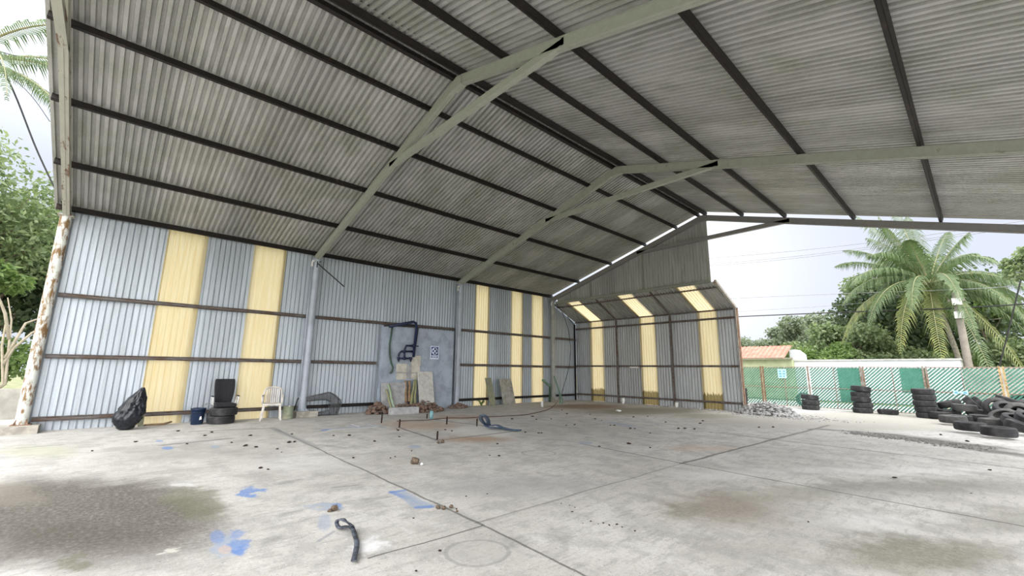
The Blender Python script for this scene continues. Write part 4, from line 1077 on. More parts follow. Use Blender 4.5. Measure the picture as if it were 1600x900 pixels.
def smooth_pts(pts, k=5):
    out = []
    for i in range(len(pts)-1):
        p0 = pts[max(0, i-1)]; p1 = pts[i]; p2 = pts[i+1]; p3 = pts[min(len(pts)-1, i+2)]
        for j in range(k):
            t = j/k
            out.append(0.5*((2*p1)+(p2-p0)*t+(2*p0-5*p1+4*p2-p3)*t*t+(3*p1-p0-3*p2+p3)*t*t*t))
    out.append(pts[-1]); return out
m.tube([p-pts[-1] for p in smooth_pts(pts, 4)], 0.011, 7); o = m.build('floor_hose', brown_hose); o.location = pts[-1]; tag(o, 'long brown hose running over the floor from the far corner to the rendered wall', 'hose')

# ------------------------------------------------------------------ rebar stubs, pipe, straps, debris on the floor
for i, (x, y, h_, w_) in enumerate([(596, 661, 0.22, 'leftmost of the row'), (624, 668, 0.20, 'second from the left in the row'), (683, 687, 0.17, 'nearest the camera beside two clods'),
                              (667, 654, 0.14, 'farthest, just left of the teal pipe'), (698, 663, 0.20, 'right of the teal pipe'), (745, 666, 0.19, 'left of the blue strap loop')]):
    c = fl(x, y); m = MB(); m.tube([(0, 0, 0), (0.004, 0, h_*0.5), (0, 0.006, h_)], [0.018, 0.020, 0.018], 7)
    o = m.build('rebar_stub', rebar); o.location = c; tag(o, 'rusty steel bar stub sticking up from the floor, '+w_, 'steel bar', 'rebar stubs in the floor')
c = fl(674, 655); m = MB(); m.lathe([(0.0, 0), (0.055, 0), (0.055, 0.24), (0.045, 0.24), (0.045, 0.05), (0, 0.05)], 16); o = m.build('pipe_stub', teal_pipe); o.location = c; tag(o, 'short teal plastic pipe standing up from the floor', 'pipe')
c = fl(847, 636); m = MB(); m.lathe([(0.0, 0), (0.05, 0), (0.05, 0.22), (0, 0.22)], 12); o = m.build('pipe_stub', chrome); o.location = c; tag(o, 'short grey pipe stub standing under the last yellow strip of the left wall', 'pipe')

def strap(pts, w, t, mat, name, label):
    m = MB(); pts = smooth_pts([Vector(p) for p in pts], 6); vs = []; n = len(pts); prev = None
    for i, p in enumerate(pts):
        d = (pts[min(i+1, n-1)]-pts[max(0, i-1)]).normalized()
        side = Vector((0, 0, 1)).cross(d)
        if side.length < 0.2 and prev is not None: side = prev.copy()
        side.normalize()
        if prev is not None and side.dot(prev) < 0: side = -side
        prev = side; up = d.cross(side).normalized()
        for a, b in ((-1, -1), (1, -1), (1, 1), (-1, 1)): vs.append(p+side*a*w/2+up*b*t/2)
    fs = []
    for i in range(n-1):
        for k in range(4): fs.append((i*4+k, i*4+(k+1) % 4, i*4+4+(k+1) % 4, i*4+4+k))
    fs += [(0, 1, 2, 3), (n*4-1, n*4-2, n*4-3, n*4-4)]
    o0 = pts[0].copy(); o0.z = 0
    m.add([v-o0 for v in vs], fs, True); o = m.build(name, mat); o.location = o0; return tag(o, label, 'strap')
f1 = lambda x, y, z=0.012: fl(x, y, z)
strap([f1(552, 876), f1(554, 868), f1(557, 850, 0.014), f1(555, 838, 0.016), f1(550, 825, 0.02), f1(540, 823, 0.03), f1(530, 824, 0.03), f1(526, 817, 0.05), f1(529, 812, 0.09), f1(536, 812, 0.12), f1(543, 816, 0.10), f1(549, 821, 0.06), f1(551, 825, 0.034), f1(554, 836, 0.034), f1(558, 850, 0.032), f1(555, 868, 0.03), f1(553, 876, 0.03)], 0.035, 0.012, strap_mat, 'rubber_strap', 'looped black rubber strap lying beside the white patch near the camera')
strap([f1(814, 672, .02), f1(800, 671, .02), f1(783, 669, .03), f1(770, 668, .05), f1(763, 667, .07), f1(757, 662, .12), f1(752, 656, .26), f1(751.5, 651, .38), f1(754.5, 648.5, .45), f1(759, 651, .40), f1(762.5, 657, .26), f1(763.5, 663, .12), f1(768, 665, .08), f1(776, 664, .09), f1(784, 667.5, .06), f1(798, 671, .05), f1(812, 672, .05)], 0.10, 0.02, strap_blue, 'rubber_strap', 'standing loop of dark blue strap beside the sunken bay in the floor')

# clods and dry leaves
def clod_mesh(seed, mat, amp=0.8, lv=1):
    m = MB(); m.blob((0, 0, 0.5), 1.0, seed, (1, 1, 0.6), amp, lv); return m.mesh('clod', mat)
CL = [clod_mesh(i, leafdry) for i in range(5)]
DEB = [(320, 681), (391, 681), (456, 679), (433, 702), (521, 681), (545, 681), (460, 691), (452, 692), (440, 707), (585, 690), (620, 671), (624, 683), (643, 705), (552, 716), (610, 716), (617, 714),
       (765, 712), (780, 713), (777, 694), (821, 676), (841, 677), (846, 677), (861, 655), (898, 664), (885, 665), (930, 655), (940, 657), (954, 665), (960, 665), (985, 670), (992, 670), (1016, 677), (1040, 660), (1094, 662), (1098, 658), (1060, 670), (1070, 670), (1085, 671),
       (983, 694), (1016, 700), (936, 698), (878, 641), (886, 647), (922, 648), (990, 652), (1012, 651), (832, 651), (838, 656), (800, 655), (877, 787), (898, 793), (894, 800), (911, 818), (923, 815), (935, 819), (943, 818), (952, 821), (964, 820), (972, 824), (992, 830),
       (728, 776), (761, 772), (713, 796), (646, 810), (687, 861), (650, 893), (419, 734), (407, 732), (400, 655 + 44), (292, 694), (212, 691), (144, 705), (890, 790), (1398, 747), (1263, 816), (1517, 771), (1547, 735), (1470, 680), (1512, 690), (1186, 668), (1208, 668),
       (278, 674), (331, 676), (362, 650 + 42), (384, 697), (696, 672), (706, 674), (622, 673)]
seen = set()
for i, (x, y) in enumerate(DEB):
    if (x, y) in seen: continue
    seen.add((x, y)); c = fl(x, y); s_ = (0.030 if y < 700 else 0.020 if y < 760 else 0.010)*R.uniform(0.7, 1.25)
    o = bpy.data.objects.new('dry_clod', CL[i % 5]); COL.objects.link(o); o.location = c; o.scale = (s_*R.uniform(.8, 1.5), s_*R.uniform(.8, 1.5), s_*0.8); o.rotation_euler = (0, 0, R.uniform(0, 6))
    tag(o, 'small dark dry clod or leaf lying on the concrete floor', 'clod', 'dark clods strewn on the floor')
for (x, y, r_, nm, lab) in [(648, 722, 0.065, 'husk_ball', 'large round brown husk lying in the middle of the floor'), (522, 795, 0.035, 'stone', 'brown stone on worn blue paint behind the looped strap, larger one'), (515, 797, 0.02, 'stone', 'small dark stone beside the larger one behind the looped strap'),
                            (684, 792, 0.022, 'stone', 'pinkish stone on the floor joint, left of a short row'), (693, 793, 0.024, 'stone', 'pinkish stone on the floor joint, middle of a short row'), (705, 791, 0.022, 'stone', 'pinkish stone on the floor joint, right of a short row'), (714, 797, 0.012, 'stone', 'tiny dark stone at the end of the stone row'),
                            (685, 690, 0.03, 'stone', 'rusty clod just in front of the nearest steel bar stub, left'), (691, 689, 0.04, 'stone', 'rusty clod just in front of the nearest steel bar stub, right')]:
    m = MB(); m.blob((0, 0, r_*0.75), r_, x, (1.1, 1, 0.85), 0.55, 2); o = m.build(nm, pebble); o.location = fl(x, y+3); tag(o, lab, 'stone' if nm == 'stone' else 'husk')
m = MB(); m.blob((0, 0, 0.02), 0.03, 4, (1, 1, .7), 0.4, 1); o = m.build('stone', white_plastic); o.location = fl(659, 727); tag(o, 'small white chip right of the large round husk', 'stone')
m = MB(); m.blob((0, 0, 0.03), 0.09, 5, (1.2, 1, .4), 0.6, 2); o = m.build('crumpled_bag', white_plastic); o.location = fl(966, 643); tag(o, 'small white crumpled scrap near the end wall', 'scrap')
m = MB(); m.blob((0, 0, 0.015), 0.02, 5, (1.2, 1, .6), 0.6, 1); o = m.build('stone', pebble); o.location = fl(528, 826); tag(o, 'brown clod under the loop of the black strap', 'stone')
for (x, y, lab) in [(1057, 640, 'white rag tied to the foot of the right stud on the end wall'), (973, 624, 'pale scrap caught at the foot of the left stud on the end wall')]:
    p = bk(x, y-6, Y4-0.28); m = MB(); m.blob((0, 0, 0), 0.12, x, (0.8, .6, 1.3), 0.9, 2); o = m.build('rag', white_plastic); o.location = (p.x, p.y, 0.10); tag(o, lab, 'rag')
m = MB(); m.box((-0.22, -0.01, -0.03), (0.22, 0.01, 0.03)); o = m.build('small_plate', white_plastic); o.location = bk(991, 574, Y4-0.12); tag(o, 'short white plate on the middle rail of the end wall', 'plate')

# gravel heap at the end of the end wall
g0 = fl(1190, 648)
heap('gravel_heap', (8.95, 18.75, 0), 1.0, 0.75, 0.42, 800, gravel_mat, 'heap of broken grey gravel at the right end of the end wall', 'gravel', 21, (0.03, 0.08))
rr = random.Random(5); m = MB()
for i in range(500):
    x_, y_ = rr.gauss(0, 0.9), rr.gauss(0, 0.45); m.blob((x_, y_, 0.008), rr.uniform(0.012, 0.035), i, (1, 1, .6), .6, 1)
o = m.build('loose_gravel', gravel_mat); o.location = (9.4, 18.3, 0); tag(o, 'loose gravel strewn in front of the gravel heap', 'gravel', None, 'stuff')
rr = random.Random(6); m = MB()
for i in range(700):
    t = rr.random(); a = fl(1330+t*200, 676+t*24); m.blob((a.x+rr.gauss(0, .15), a.y+rr.gauss(0, .2), 0.005), rr.uniform(0.01, 0.035), i, (1, 1, .5), .7, 1)
tag(m.build('broken_concrete', simple('dark_crumbs', (0.22, 0.21, 0.20), 0.95), origin=None), 'crumbling strip of broken concrete in the yard', 'rubble', None, 'stuff')
m = MB()
for i in range(60):
    x_ = 4.5+i*0.062+rr.uniform(-.03, .03); m.blob((x_-6, rr.uniform(-0.05, 0.07), 0.02), rr.uniform(0.015, 0.05), i, (1, 1, .6), .6, 1)
o = m.build('gravel_line', gravel_mat); o.location = (6, Y4-0.35, 0); tag(o, 'scattered stones along the foot of the end wall', 'gravel', None, 'stuff')

# ------------------------------------------------------------------ fence
FA, FB = Vector((5.2, 23.42, 0)), Vector((16.9, 22.96, 0))
FD = (FB-FA).normalized(); FN = Vector((FD.y, -FD.x, 0))      # FN points to the camera side
def fpt(px):
    """distance along the fence of the post seen at photo column px (at mid height)"""
    d = ray(px, 606); n = FN; t = (FA-CAM).dot(n)/d.dot(n); return (CAM+d*t-FA).dot(FD)
ZF = 1.72
posts = [(1130, fence_rust, 1, 'behind the end wall'), (1193, fence_rust, 2, 'rusty orange, first right of the end wall'), (1265, fence_frame, 1, 'behind the stack of three tyres'), (1350, fence_frame, 2, 'behind the leaning stack of five'),
         (1449, fence_frame, 2, 'behind the neat stack of five'), (1570, fence_yellow, 2, 'yellow flaking, behind the heap'), (1690, fence_frame, 1, 'beyond the right border')]
ds = [fpt(p[0]) for p in posts]
for (px, mt, nn, w_), d in zip(posts, ds):
    c = FA+FD*d; r_ = empty('fence_post', c, 'rusty steel fence post '+w_ if 'rusty' not in w_ else 'steel fence post, '+w_, 'fence post', 'posts of the green fence', rz=math.atan2(FD.y, FD.x))
    for j in range(nn):
        xo = 0.0 if nn == 1 else (-0.045, 0.045)[j]
        m = MB(); m.box((xo-0.025, -0.03, 0), (xo+0.025, 0.03, ZF+0.04)); m.build('upright', mt, r_)
    if nn == 2 and px in (1350, 1449):
        m = MB(); m.box((-0.035, 0.0, 0.1), (0.035, 0.03, 1.70)); m.build('infill', pale_slab if px == 1350 else mossy, r_)
labels = ['left part beside the end wall', 'with the pale blue sign', 'between the three-tyre stack and the leaning stack', 'between the two five-tyre stacks', 'left of the yellow flaking post', 'right of the yellow flaking post']
for i in range(len(ds)-1):
    a, b = ds[i]+0.075, ds[i+1]-0.075; w_ = b-a; c = FA+FD*a
    fr = empty('slat_fence', c, 'fence panel of green diagonal slats, '+labels[i], 'fence panel', 'panels of the green slat fence', rz=math.atan2(FD.y, FD.x))
    m = MB(); tr_ = fence_rust if i >= 4 else fence_frame
    for z in (0.06, 0.86, ZF):
        m = MB(); m.box((-0.05, -0.014, z-0.012), (w_+0.05, 0.014, z+0.012)); m.build('rail', tr_, fr)
    m = MB(); m.box((w_/2-0.009, -0.020, 0.06), (w_/2+0.009, 0.010, ZF)); m.build('mullion', fence_frame, fr)
    m = MB(); pitch = 0.115; sw = 0.066; z0, z1 = 0.08, ZF-0.02; hh = z1-z0; k = -hh
    while k < w_:
        # 45 degree slats clipped to the panel
        for s0 in (k,):
            xa, za = s0, z0; xb, zb = s0+hh, z1
            if xa < 0: za += -xa; xa = 0
            if xb > w_: zb -= xb-w_; xb = w_
            if xb-xa > 0.03: m.bar((xa, 0.012, za), (xb, 0.012, zb), 0.006, sw*0.7071, (0, 0, 1))
        k += pitch
    m.build('slats', slat_mat, fr)
    if i in (0, 1, 4, 5):
        m = MB(); k = -hh
        while k < w_:
            xa, za, xb, zb = k, z1, k+hh, z0
            if xa < 0: za -= -xa; xa = 0
            if xb > w_: zb += xb-w_; xb = w_
            if xb-xa > 0.03: m.bar((xa, 0.02, za), (xb, 0.02, zb), 0.004, 0.020 if i < 2 else 0.008, (0, 0, 1))
            k += 0.115
        m.build('cross_slats', slat_mat, fr)
# signs on the fence
sd = fpt(1225); fs_ = empty('fence_sign', FA+FD*sd+FN*0.05+Vector((0, 0, 1.44)), 'square pale blue sign with faded text on the fence', 'sign', None, math.atan2(FD.y, FD.x))
m = MB(); m.box((-0.17, -0.012, -0.20), (0.17, 0.0, 0.20)); m.build('board', sign_cyan, fs_)
m = MB()
for j, row in enumerate(((-.12, -.03, .05, .13), (-.13, -.02, .02, .13), (-.12, -.02, .04, .10))):
    z = 0.10-j*0.11; m.box((row[0], -0.016, z-0.028), (row[1], -0.012, z+0.028)); m.box((row[2], -0.016, z-0.028), (row[3], -0.012, z+0.028))
m.build('faded_text', sign_text, fs_)
sd = fpt(1500); fs_ = empty('fence_marker', FA+FD*sd+FN*0.05+Vector((0, 0, 0.86)), 'pale blue bow-shaped plate on the fence above the tyre heap', 'marker', None, math.atan2(FD.y, FD.x))
m = MB(); m.prism([(-0.18, 0, 0.08), (-0.02, 0, 0.03), (0.02, 0, 0.03), (0.18, 0, 0.08), (0.18, 0, -0.08), (0.02, 0, -0.03), (-0.02, 0, -0.03), (-0.18, 0, -0.08)], (0, 0, 0), (0, -0.01, 0)); m.build('plate', sign_cyan, fs_)
for q in (-0.11, 0.11):
    m = MB(); m.box((q-0.035, -0.014, -0.03), (q+0.035, -0.010, 0.03)); m.build('blue_mark', sign_text, fs_)

# ------------------------------------------------------------------ buildings and walls beyond the fence
YBW = 30.5
def bx(px, y=YBW): return bk(px, 575, y).x
xa, xb, xm = bx(1238), bx(1502), bx(1100)
bl = empty('white_building', ((xa+xb)/2, YBW, 0), 'long low white-washed building behind the slat fence', 'building')
ox = (xa+xb)/2; m = MB(); zt_ = bk(1400, 563, YBW).z
m.box((xa-ox, 0, 0), (xb-ox, 3.0, zt_)); m.build('wall', white_wall, bl)
m = MB(); m.box((xa-ox-0.05, -0.08, zt_), (xb-ox+0.05, 3.05, zt_+0.07)); m.build('roof_edge', simple('grey_coping', (0.48, 0.48, 0.46), 0.9), bl)
for p0, p1, zb_ in ((1308, 1343, 0.0), (1405, 1446, 0.6)):
    m = MB(); m.box((bx(p0)-ox, -0.04, zb_), (bx(p1)-ox, 0.0, 1.78)); m.build('green_shutter', green_door, bl)
gbd = empty('olive_building', (bx(1190, 30.0), 30.0, 0), 'olive green building with a faded red roof behind the fence', 'building')
ox = gbd.location.x; x0_, x1_ = bx(1080, 30.0)-ox, bx(1238, 30.0)-ox; zt_ = bk(1190, 562, 30.0).z
m = MB(); m.box((x0_, 0, 0), (x1_, 3.5, zt_)); m.build('wall', olive_wall, gbd)
m = MB(); m.box((x0_-.1, -0.30, zt_), (x1_+.05, 0.1, zt_+0.10)); m.build('eave', simple('dark_eave', (0.25, 0.24, 0.17), 0.9), gbd)
zr = bk(1190, 541, 31.5).z
m = MB(); nseg = 40
rp = Vector((0, 1.75, zr-(zt_+0.10)))
ribbed(m, (x0_-0.1, -0.32, zt_+0.10), (1, 0, 0), rp, x1_-x0_-0.15, 0, rp.length, depth=-1.2, P=0.25, prof=[(0, 0), (.17, 0), (.19, .03), (.23, .03)])
m.build('roof', red_roof, gbd)
wx = empty('white_tank_house', (bx(1246, 31.5), 31.5, 0), 'small white gabled box between the red roof and the long white building', 'shed')
m = MB(); za_ = bk(1246, 546, 31.5).z; zb_ = bk(1246, 562, 31.5).z
w0, w1 = bx(1236, 31.5)-wx.location.x, bx(1254, 31.5)-wx.location.x
m.prism([(w0, 0, 0), (w1, 0, 0), (w1, 0, (za_+zb_)/2), ((w0+w1)/2, 0, za_), (w0, 0, za_)], (0, 0, 0), (0, 1.2, 0)); m.build('body', simple('bluish_white_wall', (0.66, 0.70, 0.76), 0.8), wx)
# rusty rail and low wall right of the white building
m = MB(); a = bk(1503, 574, 27.0); b = bk(1640, 574, 27.0); m.box((a.x, 27.0, 0), (b.x, 27.15, a.z+0.02)); tag(m.build('boundary_wall', lowwall, origin=(a.x, 27.0, 0)), 'low rusty-topped boundary wall right of the white building', 'wall')
# low wall outside left
la = fl(-60, 690); 
m = MB(); m.box((-3.6, -9.0, 0), (-3.4, 3.0, 0.80)); tag(m.build('boundary_wall', lowwall, origin=(-3.6, -9, 0)), 'old grey cement wall under the trees at the left border', 'wall')

# ------------------------------------------------------------------ trees
def leaf_cloud(m, c, rad, n, size, rr, sq=(1, 1, 1), shell=0.55, droop=0.0, asp=0.35):
    c = Vector(c)
    for i in range(n):
        d = Vector((rr.gauss(0, 1), rr.gauss(0, 1), rr.gauss(0, 1))).normalized()
        q = shell+(1-shell)*rr.random()
        q *= 1+0.25*noise.noise(d*2.2+c)
        p = c+Vector((d.x*sq[0], d.y*sq[1], d.z*sq[2]))*rad*q
        s = size*rr.uniform(0.6, 1.3)
        u = Vector((rr.uniform(-1, 1), rr.uniform(-1, 1), rr.uniform(-0.8, 0.3)-droop)).normalized()
        w = u.cross(Vector((rr.uniform(-1, 1), rr.uniform(-1, 1), rr.uniform(-1, 1)))).normalized()*s*asp
        e = u*s
        m.add([p, p+e*0.45+w, p+e, p+e*0.45-w], [(0, 1, 2, 3)])
def tree(base, crown, label, leafmat, seed, n=9000, size=0.2, blobs=14, trunk=0.18, name='broadleaf_tree', sq=(1, 1, 0.8), group=None, asp=0.35, cr_frac=0.42):
    rr = random.Random(seed); base = Vector(base); cc_, rad = Vector(crown[0]), crown[1]
    t = empty(name, base, label, 'tree', group)
    m = MB(); tp = cc_-base
    m.tube([Vector((0, 0, 0)), tp*0.3+Vector((0.1, 0, 0)), tp*0.65, tp], [trunk, trunk*0.85, trunk*0.65, trunk*0.35], 9)
    cs = []
    for i in range(blobs):
        d = Vector((rr.gauss(0, 1)*sq[0], rr.gauss(0, 1)*sq[1], rr.gauss(0, 0.8)*sq[2])); d = d.normalized()*rad*rr.uniform(0.35, 0.85)
        d = Vector((d.x*sq[0], d.y*sq[1], d.z*sq[2]))
        cs.append(tp+d)
        st_ = tp*rr.uniform(0.45, 0.9); md = st_.lerp(tp+d, 0.5)+Vector((0, 0, 0.2))
        m.tube([st_, md, tp+d], [trunk*0.4, trunk*0.25, trunk*0.08], 6)
    m.build('trunk', bark, t)
    m = MB()
    for c_ in cs: leaf_cloud(m, c_, rad*cr_frac*rr.uniform(0.75, 1.2), n//blobs, size, rr, (1, 1, 0.75), 0.45, 0.2, asp)
    m.build('foliage', leafmat, t)
    return t
# left, outside the open front corner
tree((-6.4, -3.0, 0), ((-6.4, -2.7, 6.6), 3.1), 'tall leafy tree filling the view left of the rusty column', leaf_mid, 3, 21000, 0.19, 30, 0.22, sq=(1, 1, 1.1), asp=0.22)
tree((-10.5, -2.2, 0), ((-10.5, -2.2, 5.2), 3.2), 'dark tree behind the tall leafy tree at the left', leaf_dark, 4, 14000, 0.24, 18, 0.2, sq=(1, 1, 1))
tree((-4.9, -1.8, 0), ((-4.9, -1.7, 3.9), 1.0), 'light green sapling with feathery leaves beside the rusty column', leaf_bright, 5, 3000, 0.2, 9, 0.05, asp=0.2, sq=(1.1, 1.1, 0.8))
tree((-6.6, -1.6, 0), ((-6.6, -1.6, 1.5), 1.3), 'low green shrub growing over the old cement wall', leaf_bright, 6, 6500, 0.14, 12, 0.05, name='shrub')
tree((-7.4, -3.6, 0), ((-7.4, -3.6, 2.0), 1.4), 'second low green shrub at the left border', leaf_mid, 7, 6500, 0.14, 12, 0.05, name='shrub')
bt = empty('bare_shrub', (-3.9, -1.55, 0), 'leafless pale branches at the left border', 'shrub')
m = MB()
for a_, pts in enumerate([[(5, 600), (3, 540), (10, 500), (2, 470)], [(8, 600), (14, 540), (18, 500), (12, 465)], [(8, 560), (25, 530), (40, 505), (60, 498)], [(5, 570), (20, 545), (50, 520), (66, 512)], [(14, 530), (8, 490), (0, 470), (-10, 450)]]):
    q = [at(x, y, 18.6)-Vector((-3.9, -1.55, 0)) for x, y in pts]
    if a_ < 2: q = [Vector((0, 0, 0))]+q
    m.tube(q, [0.045-0.008*i for i in range(len(q))], 7)
m.build('branches', simple('pale_bark', (0.42, 0.37, 0.28), 0.9), bt)

# palms
def frond(length, droop, seed, rise=0.5, leaflet=0.78, n=66, tw=0.0, hang=1.0, ratio=1.0):
    rr = random.Random(seed); rachis = []
    for i in range(n+1):
        t = i/n; rachis.append(Vector((length*(t-0.18*droop*t*t*t), 0, length*(rise*t-(0.35+0.5*droop)*t*t))))
    mr_ = MB(); mr_.tube(rachis[::3]+[rachis[-1]], [max(0.006, 0.035*(1-i/(n/3+1))) for i in range(len(rachis[::3])+1)], 5)
    ml = MB()
    for i in range(8, n+1):
        t = i/n; p = rachis[i]; d = (rachis[min(n, i+1)]-rachis[i-1]).normalized()
        ll = leaflet*math.sin(math.pi*min(1, 0.18+0.80*t))**0.7*rr.uniform(0.6, 1.15)
        for s in (-1, 1):
            for sub in (0.0, 0.5):
                pp2 = p+d*(sub*length/n)
                side = Vector((0, s, 0)); 
                dir1 = (side*0.85+d*0.55+Vector((0, 0, 0.15-0.25*hang))).normalized()
                dir2 = (side*0.45+d*0.35+Vector((0, 0, -1.0*hang))).normalized()
                a = pp2; b = a+dir1*ll*0.45; c = b+dir2*ll*0.62*rr.uniform(.8, 1.2)
                w = d*0.018
                ml.add([a-w*0.6, a+w*0.6, b+w, b-w, c], [(0, 1, 2, 3), (3, 2, 4)])
    return mr_, ml
def palm(base, crown, label, seed, fr, L_=4.0, trunk=0.13, leaflet=0.78, nl=66):
    base, crown = Vector(base), Vector(crown)
    t = empty('coconut_palm', base, label, 'palm tree')
    m = MB(); tp = crown-base; k = 14
    pts = [base*0+tp*(i/k)+Vector((0.12*math.sin(i/k*math.pi), 0, 0)) for i in range(k+1)]
    m.tube(pts, [trunk*(1.15-0.35*i/k)*(1.06 if i % 2 else 1) for i in range(k+1)], 10); m.build('trunk', palm_bark, t)
    for i, (az, rise, droop, ln, yl) in enumerate(fr):
        mr_, ml = frond(L_*ln, droop, seed*50+i, rise, leaflet, nl)
        M = Matrix.Translation(tp) @ Matrix.Rotation(math.radians(az), 4, 'Z')
        for q in (mr_, ml): q.v = [tuple(M @ Vector(v)) for v in q.v]
        mt = palm_leaf_y if yl else palm_leaf
        f_ = ml.build('frond', mt, t); mr_.build('midrib', bamboo, f_)
    m = MB(); rr = random.Random(seed)
    for i in range(9):
        a = rr.uniform(0, 6.28); m.blob(tp+Vector((0.28*math.cos(a), 0.28*math.sin(a), -0.15-rr.random()*0.25)), 0.11, i, (1, 1, 1.15), 0.1, 2)
    m.build('coconuts', coconut, t)
    return t
pb = bk(1507, 570, 34.6); pcw = at(1452, 446, 33.0)
# azimuth from world x; screen right is about -? world direction CRh
azr = math.degrees(math.atan2(CRh.y, CRh.x))
FR = []
for a_, rise, droop, ln, yl in [(88, 1.5, 0.3, 0.85, 0), (70, 1.3, .5, .95, 0), (112, 1.3, .5, .95, 0), (52, 1.0, .7, 1.0, 0), (130, 1.05, .6, 1.0, 0), (25, 0.85, .9, 1.05, 0), (155, 0.8, .9, 1.05, 0), (8, 0.55, .8, 1.15, 0), (172, 0.55, .8, 1.15, 0),
                                (190, 0.35, 0.9, 1.15, 0), (-12, 0.35, .9, 1.2, 0), (205, 0.1, 1.0, 1.1, 1), (-28, 0.1, 1.0, 1.2, 0), (225, -0.1, 1.1, 1.0, 1), (-45, -0.15, 1.1, 1.05, 0), (255, -0.5, 1.1, 0.9, 0), (285, -0.6, 1.1, 0.95, 1), (240, 0.5, .9, 1.0, 0), (270, 0.9, .9, .9, 0), (300, 0.5, .9, 1.0, 0), (320, 0.0, 1.0, 1.1, 0), (30, 0.2, 1.0, 1.1, 0), (150, 0.2, 1.0, 1.1, 0), (90, 0.7, 1, 1, 0), (98, 1.9, .2, .8, 0), (80, 1.15, .7, .9, 0), (120, 0.9, .8, 1, 0), (60, 0.75, .9, 1.05, 0), (180, 0.75, .8, 1.1, 0), (0, 0.7, .8, 1.1, 0), (215, 0.45, .9, 1.1, 0), (245, 0.2, 1, 1.0, 0), (278, 0.3, 1, 1.0, 0), (310, 0.3, 1, 1.1, 0), (-20, 0.6, .9, 1.15, 0), (166, 0.25, .95, 1.2, 1), (10, 2.2, .9, .5, 0), (170, 2.4, .9, .5, 0), (60, 3.0, .6, .42, 0), (120, 3.0, .6, .42, 0), (-30, 2.0, .9, .5, 0), (210, 1.8, .9, .5, 0), (0, 1.3, 1, .8, 0), (180, 1.3, 1, .8, 0), (80, 3.4, .3, .40, 0)]:
    FR.append((azr+a_, rise, droop, ln, yl))
palm((pb.x, pb.y, 0), pcw, 'coconut palm rising behind the white building', 2, FR, 4.6, 0.12, 1.05, 62)
pcl = at(-75, 95, 15.5)
FL = [(azr+a_, r_, d_, l_, 0) for a_, r_, d_, l_ in [(0, 0.9, 0.8, 1.0), (25, 0.6, .8, 1.0), (-20, 0.35, .9, 1.0), (-40, 0.0, 1.0, 1.0), (60, 1.0, .6, 1), (100, 0.8, .8, 1), (150, 0.6, .9, 1), (200, 0.5, .9, 1), (250, 0.4, .9, 1), (300, 0.3, .9, 1), (10, 0.2, 1.0, 1.05)]]
palm((pcl.x-0.6, pcl.y-0.5, 0), pcl, 'palm whose frond tips hang into the upper left of the view', 3, FL, 3.6, 0.15, 0.50, 38)

# right background: trees behind the buildings
def bgtree(px, py, dist, rad, label, mat, seed, n, size, blobs=16, sq=(1, 1, .8), name='broadleaf_tree', trunk=0.2):
    c = at(px, py, dist); tree((c.x, c.y, 0), (c, rad), label, mat, seed, n, size, blobs, trunk, name, sq, 'trees beyond the buildings')
bgtree(1432, 498, 40, 4.5, 'big dark spreading tree behind the palm', leaf_dark, 31, 22000, 0.26, 30, (1.15, 1, .75), trunk=0.35)
bgtree(1385, 440, 40, 2.7, 'lighter upper crown left of the palm crown', leaf_mid, 32, 7000, 0.26, 14, (1, 1, .8))
bgtree(1528, 468, 39, 1.7, 'yellowish crown behind the right fronds of the palm', leaf_bright, 33, 6000, 0.26, 14)
bgtree(1335, 535, 35, 2.3, 'rounded green tree left of the big dark tree', leaf_mid, 34, 9000, 0.22, 16)
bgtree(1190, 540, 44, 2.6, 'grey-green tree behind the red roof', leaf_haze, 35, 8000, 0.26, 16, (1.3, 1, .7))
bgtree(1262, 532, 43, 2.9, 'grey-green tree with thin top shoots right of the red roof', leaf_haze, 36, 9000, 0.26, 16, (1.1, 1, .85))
bgtree(1235, 560, 36, 1.9, 'mid green tree behind the small white gabled box', leaf_mid, 37, 6000, 0.22, 14)
bgtree(1285, 558, 34, 1.8, 'bright green bush above the left end of the white building', leaf_bright, 38, 7000, 0.17, 14, name='bush')
bgtree(1390, 562, 34, 1.7, 'green bush above the middle of the white building', leaf_mid, 39, 7000, 0.17, 14, (1.5, 1, .7), name='bush')
bgtree(1540, 565, 40, 3.0, 'bright bushes right of the utility pole', leaf_bright, 40, 12000, 0.2, 20, (1.6, 1, .6), name='bush')
bgtree(1605, 562, 34, 1.8, 'green bush at the right border beyond the heap', leaf_mid, 41, 9000, 0.2, 16, (1, 1, .8), name='bush')
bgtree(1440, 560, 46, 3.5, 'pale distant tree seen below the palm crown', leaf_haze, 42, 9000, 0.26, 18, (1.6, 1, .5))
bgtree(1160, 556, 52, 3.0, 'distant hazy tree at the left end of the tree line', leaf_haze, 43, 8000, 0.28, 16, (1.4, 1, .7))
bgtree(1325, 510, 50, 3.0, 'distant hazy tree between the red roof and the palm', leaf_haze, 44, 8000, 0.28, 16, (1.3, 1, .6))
c = at(1626, 402, 21); tree((c.x+0.5, c.y, 0), (c, 0.95), 'leafy branch end of a tree at the upper right border', leaf_mid, 45, 5000, 0.13, 14, 0.1, sq=(1, 1, 1))

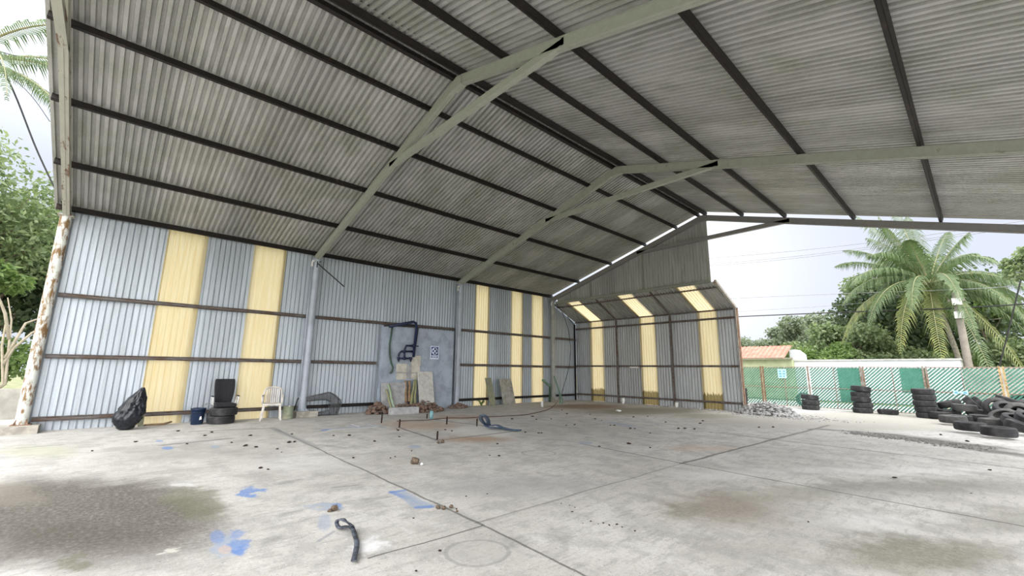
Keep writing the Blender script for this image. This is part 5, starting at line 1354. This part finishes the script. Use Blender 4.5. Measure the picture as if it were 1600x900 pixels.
# ------------------------------------------------------------------ utility pole and wires
pbx = bk(1514, 575, 31.5); up_ = empty('utility_pole', (pbx.x, 31.5, 0), 'grey concrete utility pole with two white boxes right of the palm trunk', 'utility pole')
ztop = at(1503, 456, math.hypot(pbx.x-CAM.x, 31.5-CAM.y)).z
m = MB(); m.tube([(0, 0, 0), (0.0, 0, ztop*0.5), (0.0, 0, ztop)], [0.17, 0.15, 0.12], 12); m.build('shaft', pole_conc, up_)
for pyy in (471, 492):
    z = at(1504, pyy, math.hypot(pbx.x-CAM.x, 31.5-CAM.y)).z; m = MB(); m.box((-0.16, -0.22, z-0.17), (0.18, -0.09, z+0.17)); m.build('white_box', chrome, up_)
m = MB(); m.box((-0.3, -0.05, ztop-0.45), (0.3, 0.05, ztop-0.35)); m.build('crossarm', pole_conc, up_)
def cable(pts, dists, r_, label, mat=black_mat, sag=0.0):
    P = [at(x, y, d) for (x, y), d in zip(pts, dists)]
    m = MB(); a, b = P[0], P[-1]
    Q = smooth_pts(P, 6); m.tube([p-a for p in Q], r_, 5); o = m.build('overhead_wire', mat); o.location = a
    return tag(o, label, 'wire', 'overhead wires')
greyw = simple('pale_wire', (0.28, 0.28, 0.30), 0.6)
cable([(1000, 412), (1200, 396), (1400, 374), (1700, 330)], (34, 33, 32, 31), 0.016, 'thin upper overhead wire above the palm', greyw)
cable([(1000, 422), (1200, 405), (1380, 383), (1700, 335)], (34, 33, 32, 31), 0.014, 'second thin wire just below the uppermost pair', greyw)
cable([(1000, 424), (1200, 408), (1380, 386), (1700, 339)], (34, 33, 32, 31), 0.014, 'third thin wire running close under the second one', greyw)
cable([(1000, 473), (1150, 466), (1340, 458), (1505, 452), (1700, 440)], (31.4, 31.3, 31, 30.5, 30), 0.014, 'overhead wire crossing the middle of the palm crown', greyw)
cable([(1000, 503), (1150, 495), (1340, 487), (1505, 481), (1700, 468)], (31.4, 31.3, 31, 30.3, 30), 0.032, 'thick dark lower overhead wire crossing the utility pole')
cable([(1000, 497), (1150, 487), (1320, 476), (1420, 462), (1500, 455)], (33, 33, 32, 32, 31.5), 0.009, 'faint wire between the thick lower wire and the crown wire', greyw)
cable([(1602, 410), (1592, 450), (1575, 520), (1558, 585)], (30, 30, 30, 30), 0.03, 'slanting guy wire at the right border', black_mat)
P0 = Vector((0.12, 0.02, H-0.05))
def cable2(P, r_, label):
    m = MB(); Q = smooth_pts([Vector(p) for p in P], 6); m.tube([p-Q[0] for p in Q], r_, 6); o = m.build('service_cable', black_mat); o.location = Q[0]; tag(o, label, 'cable', 'cables at the rusty column')
cable2([P0, at(60, 240, 14.6), at(20, 140, 14.8), at(-30, 40, 15)], 0.018, 'thick black cable running from the head of the rusty column up to the left border')
cable2([at(78, 105, 15.2), at(40, 92, 15.3), at(-30, 72, 15.5)], 0.010, 'thin wire above the thick cable at the upper left')
cable2([at(78, 190, 15.2), at(40, 140, 15.3), at(-30, 85, 15.5)], 0.008, 'second thin wire slanting behind the thick cable at the upper left')
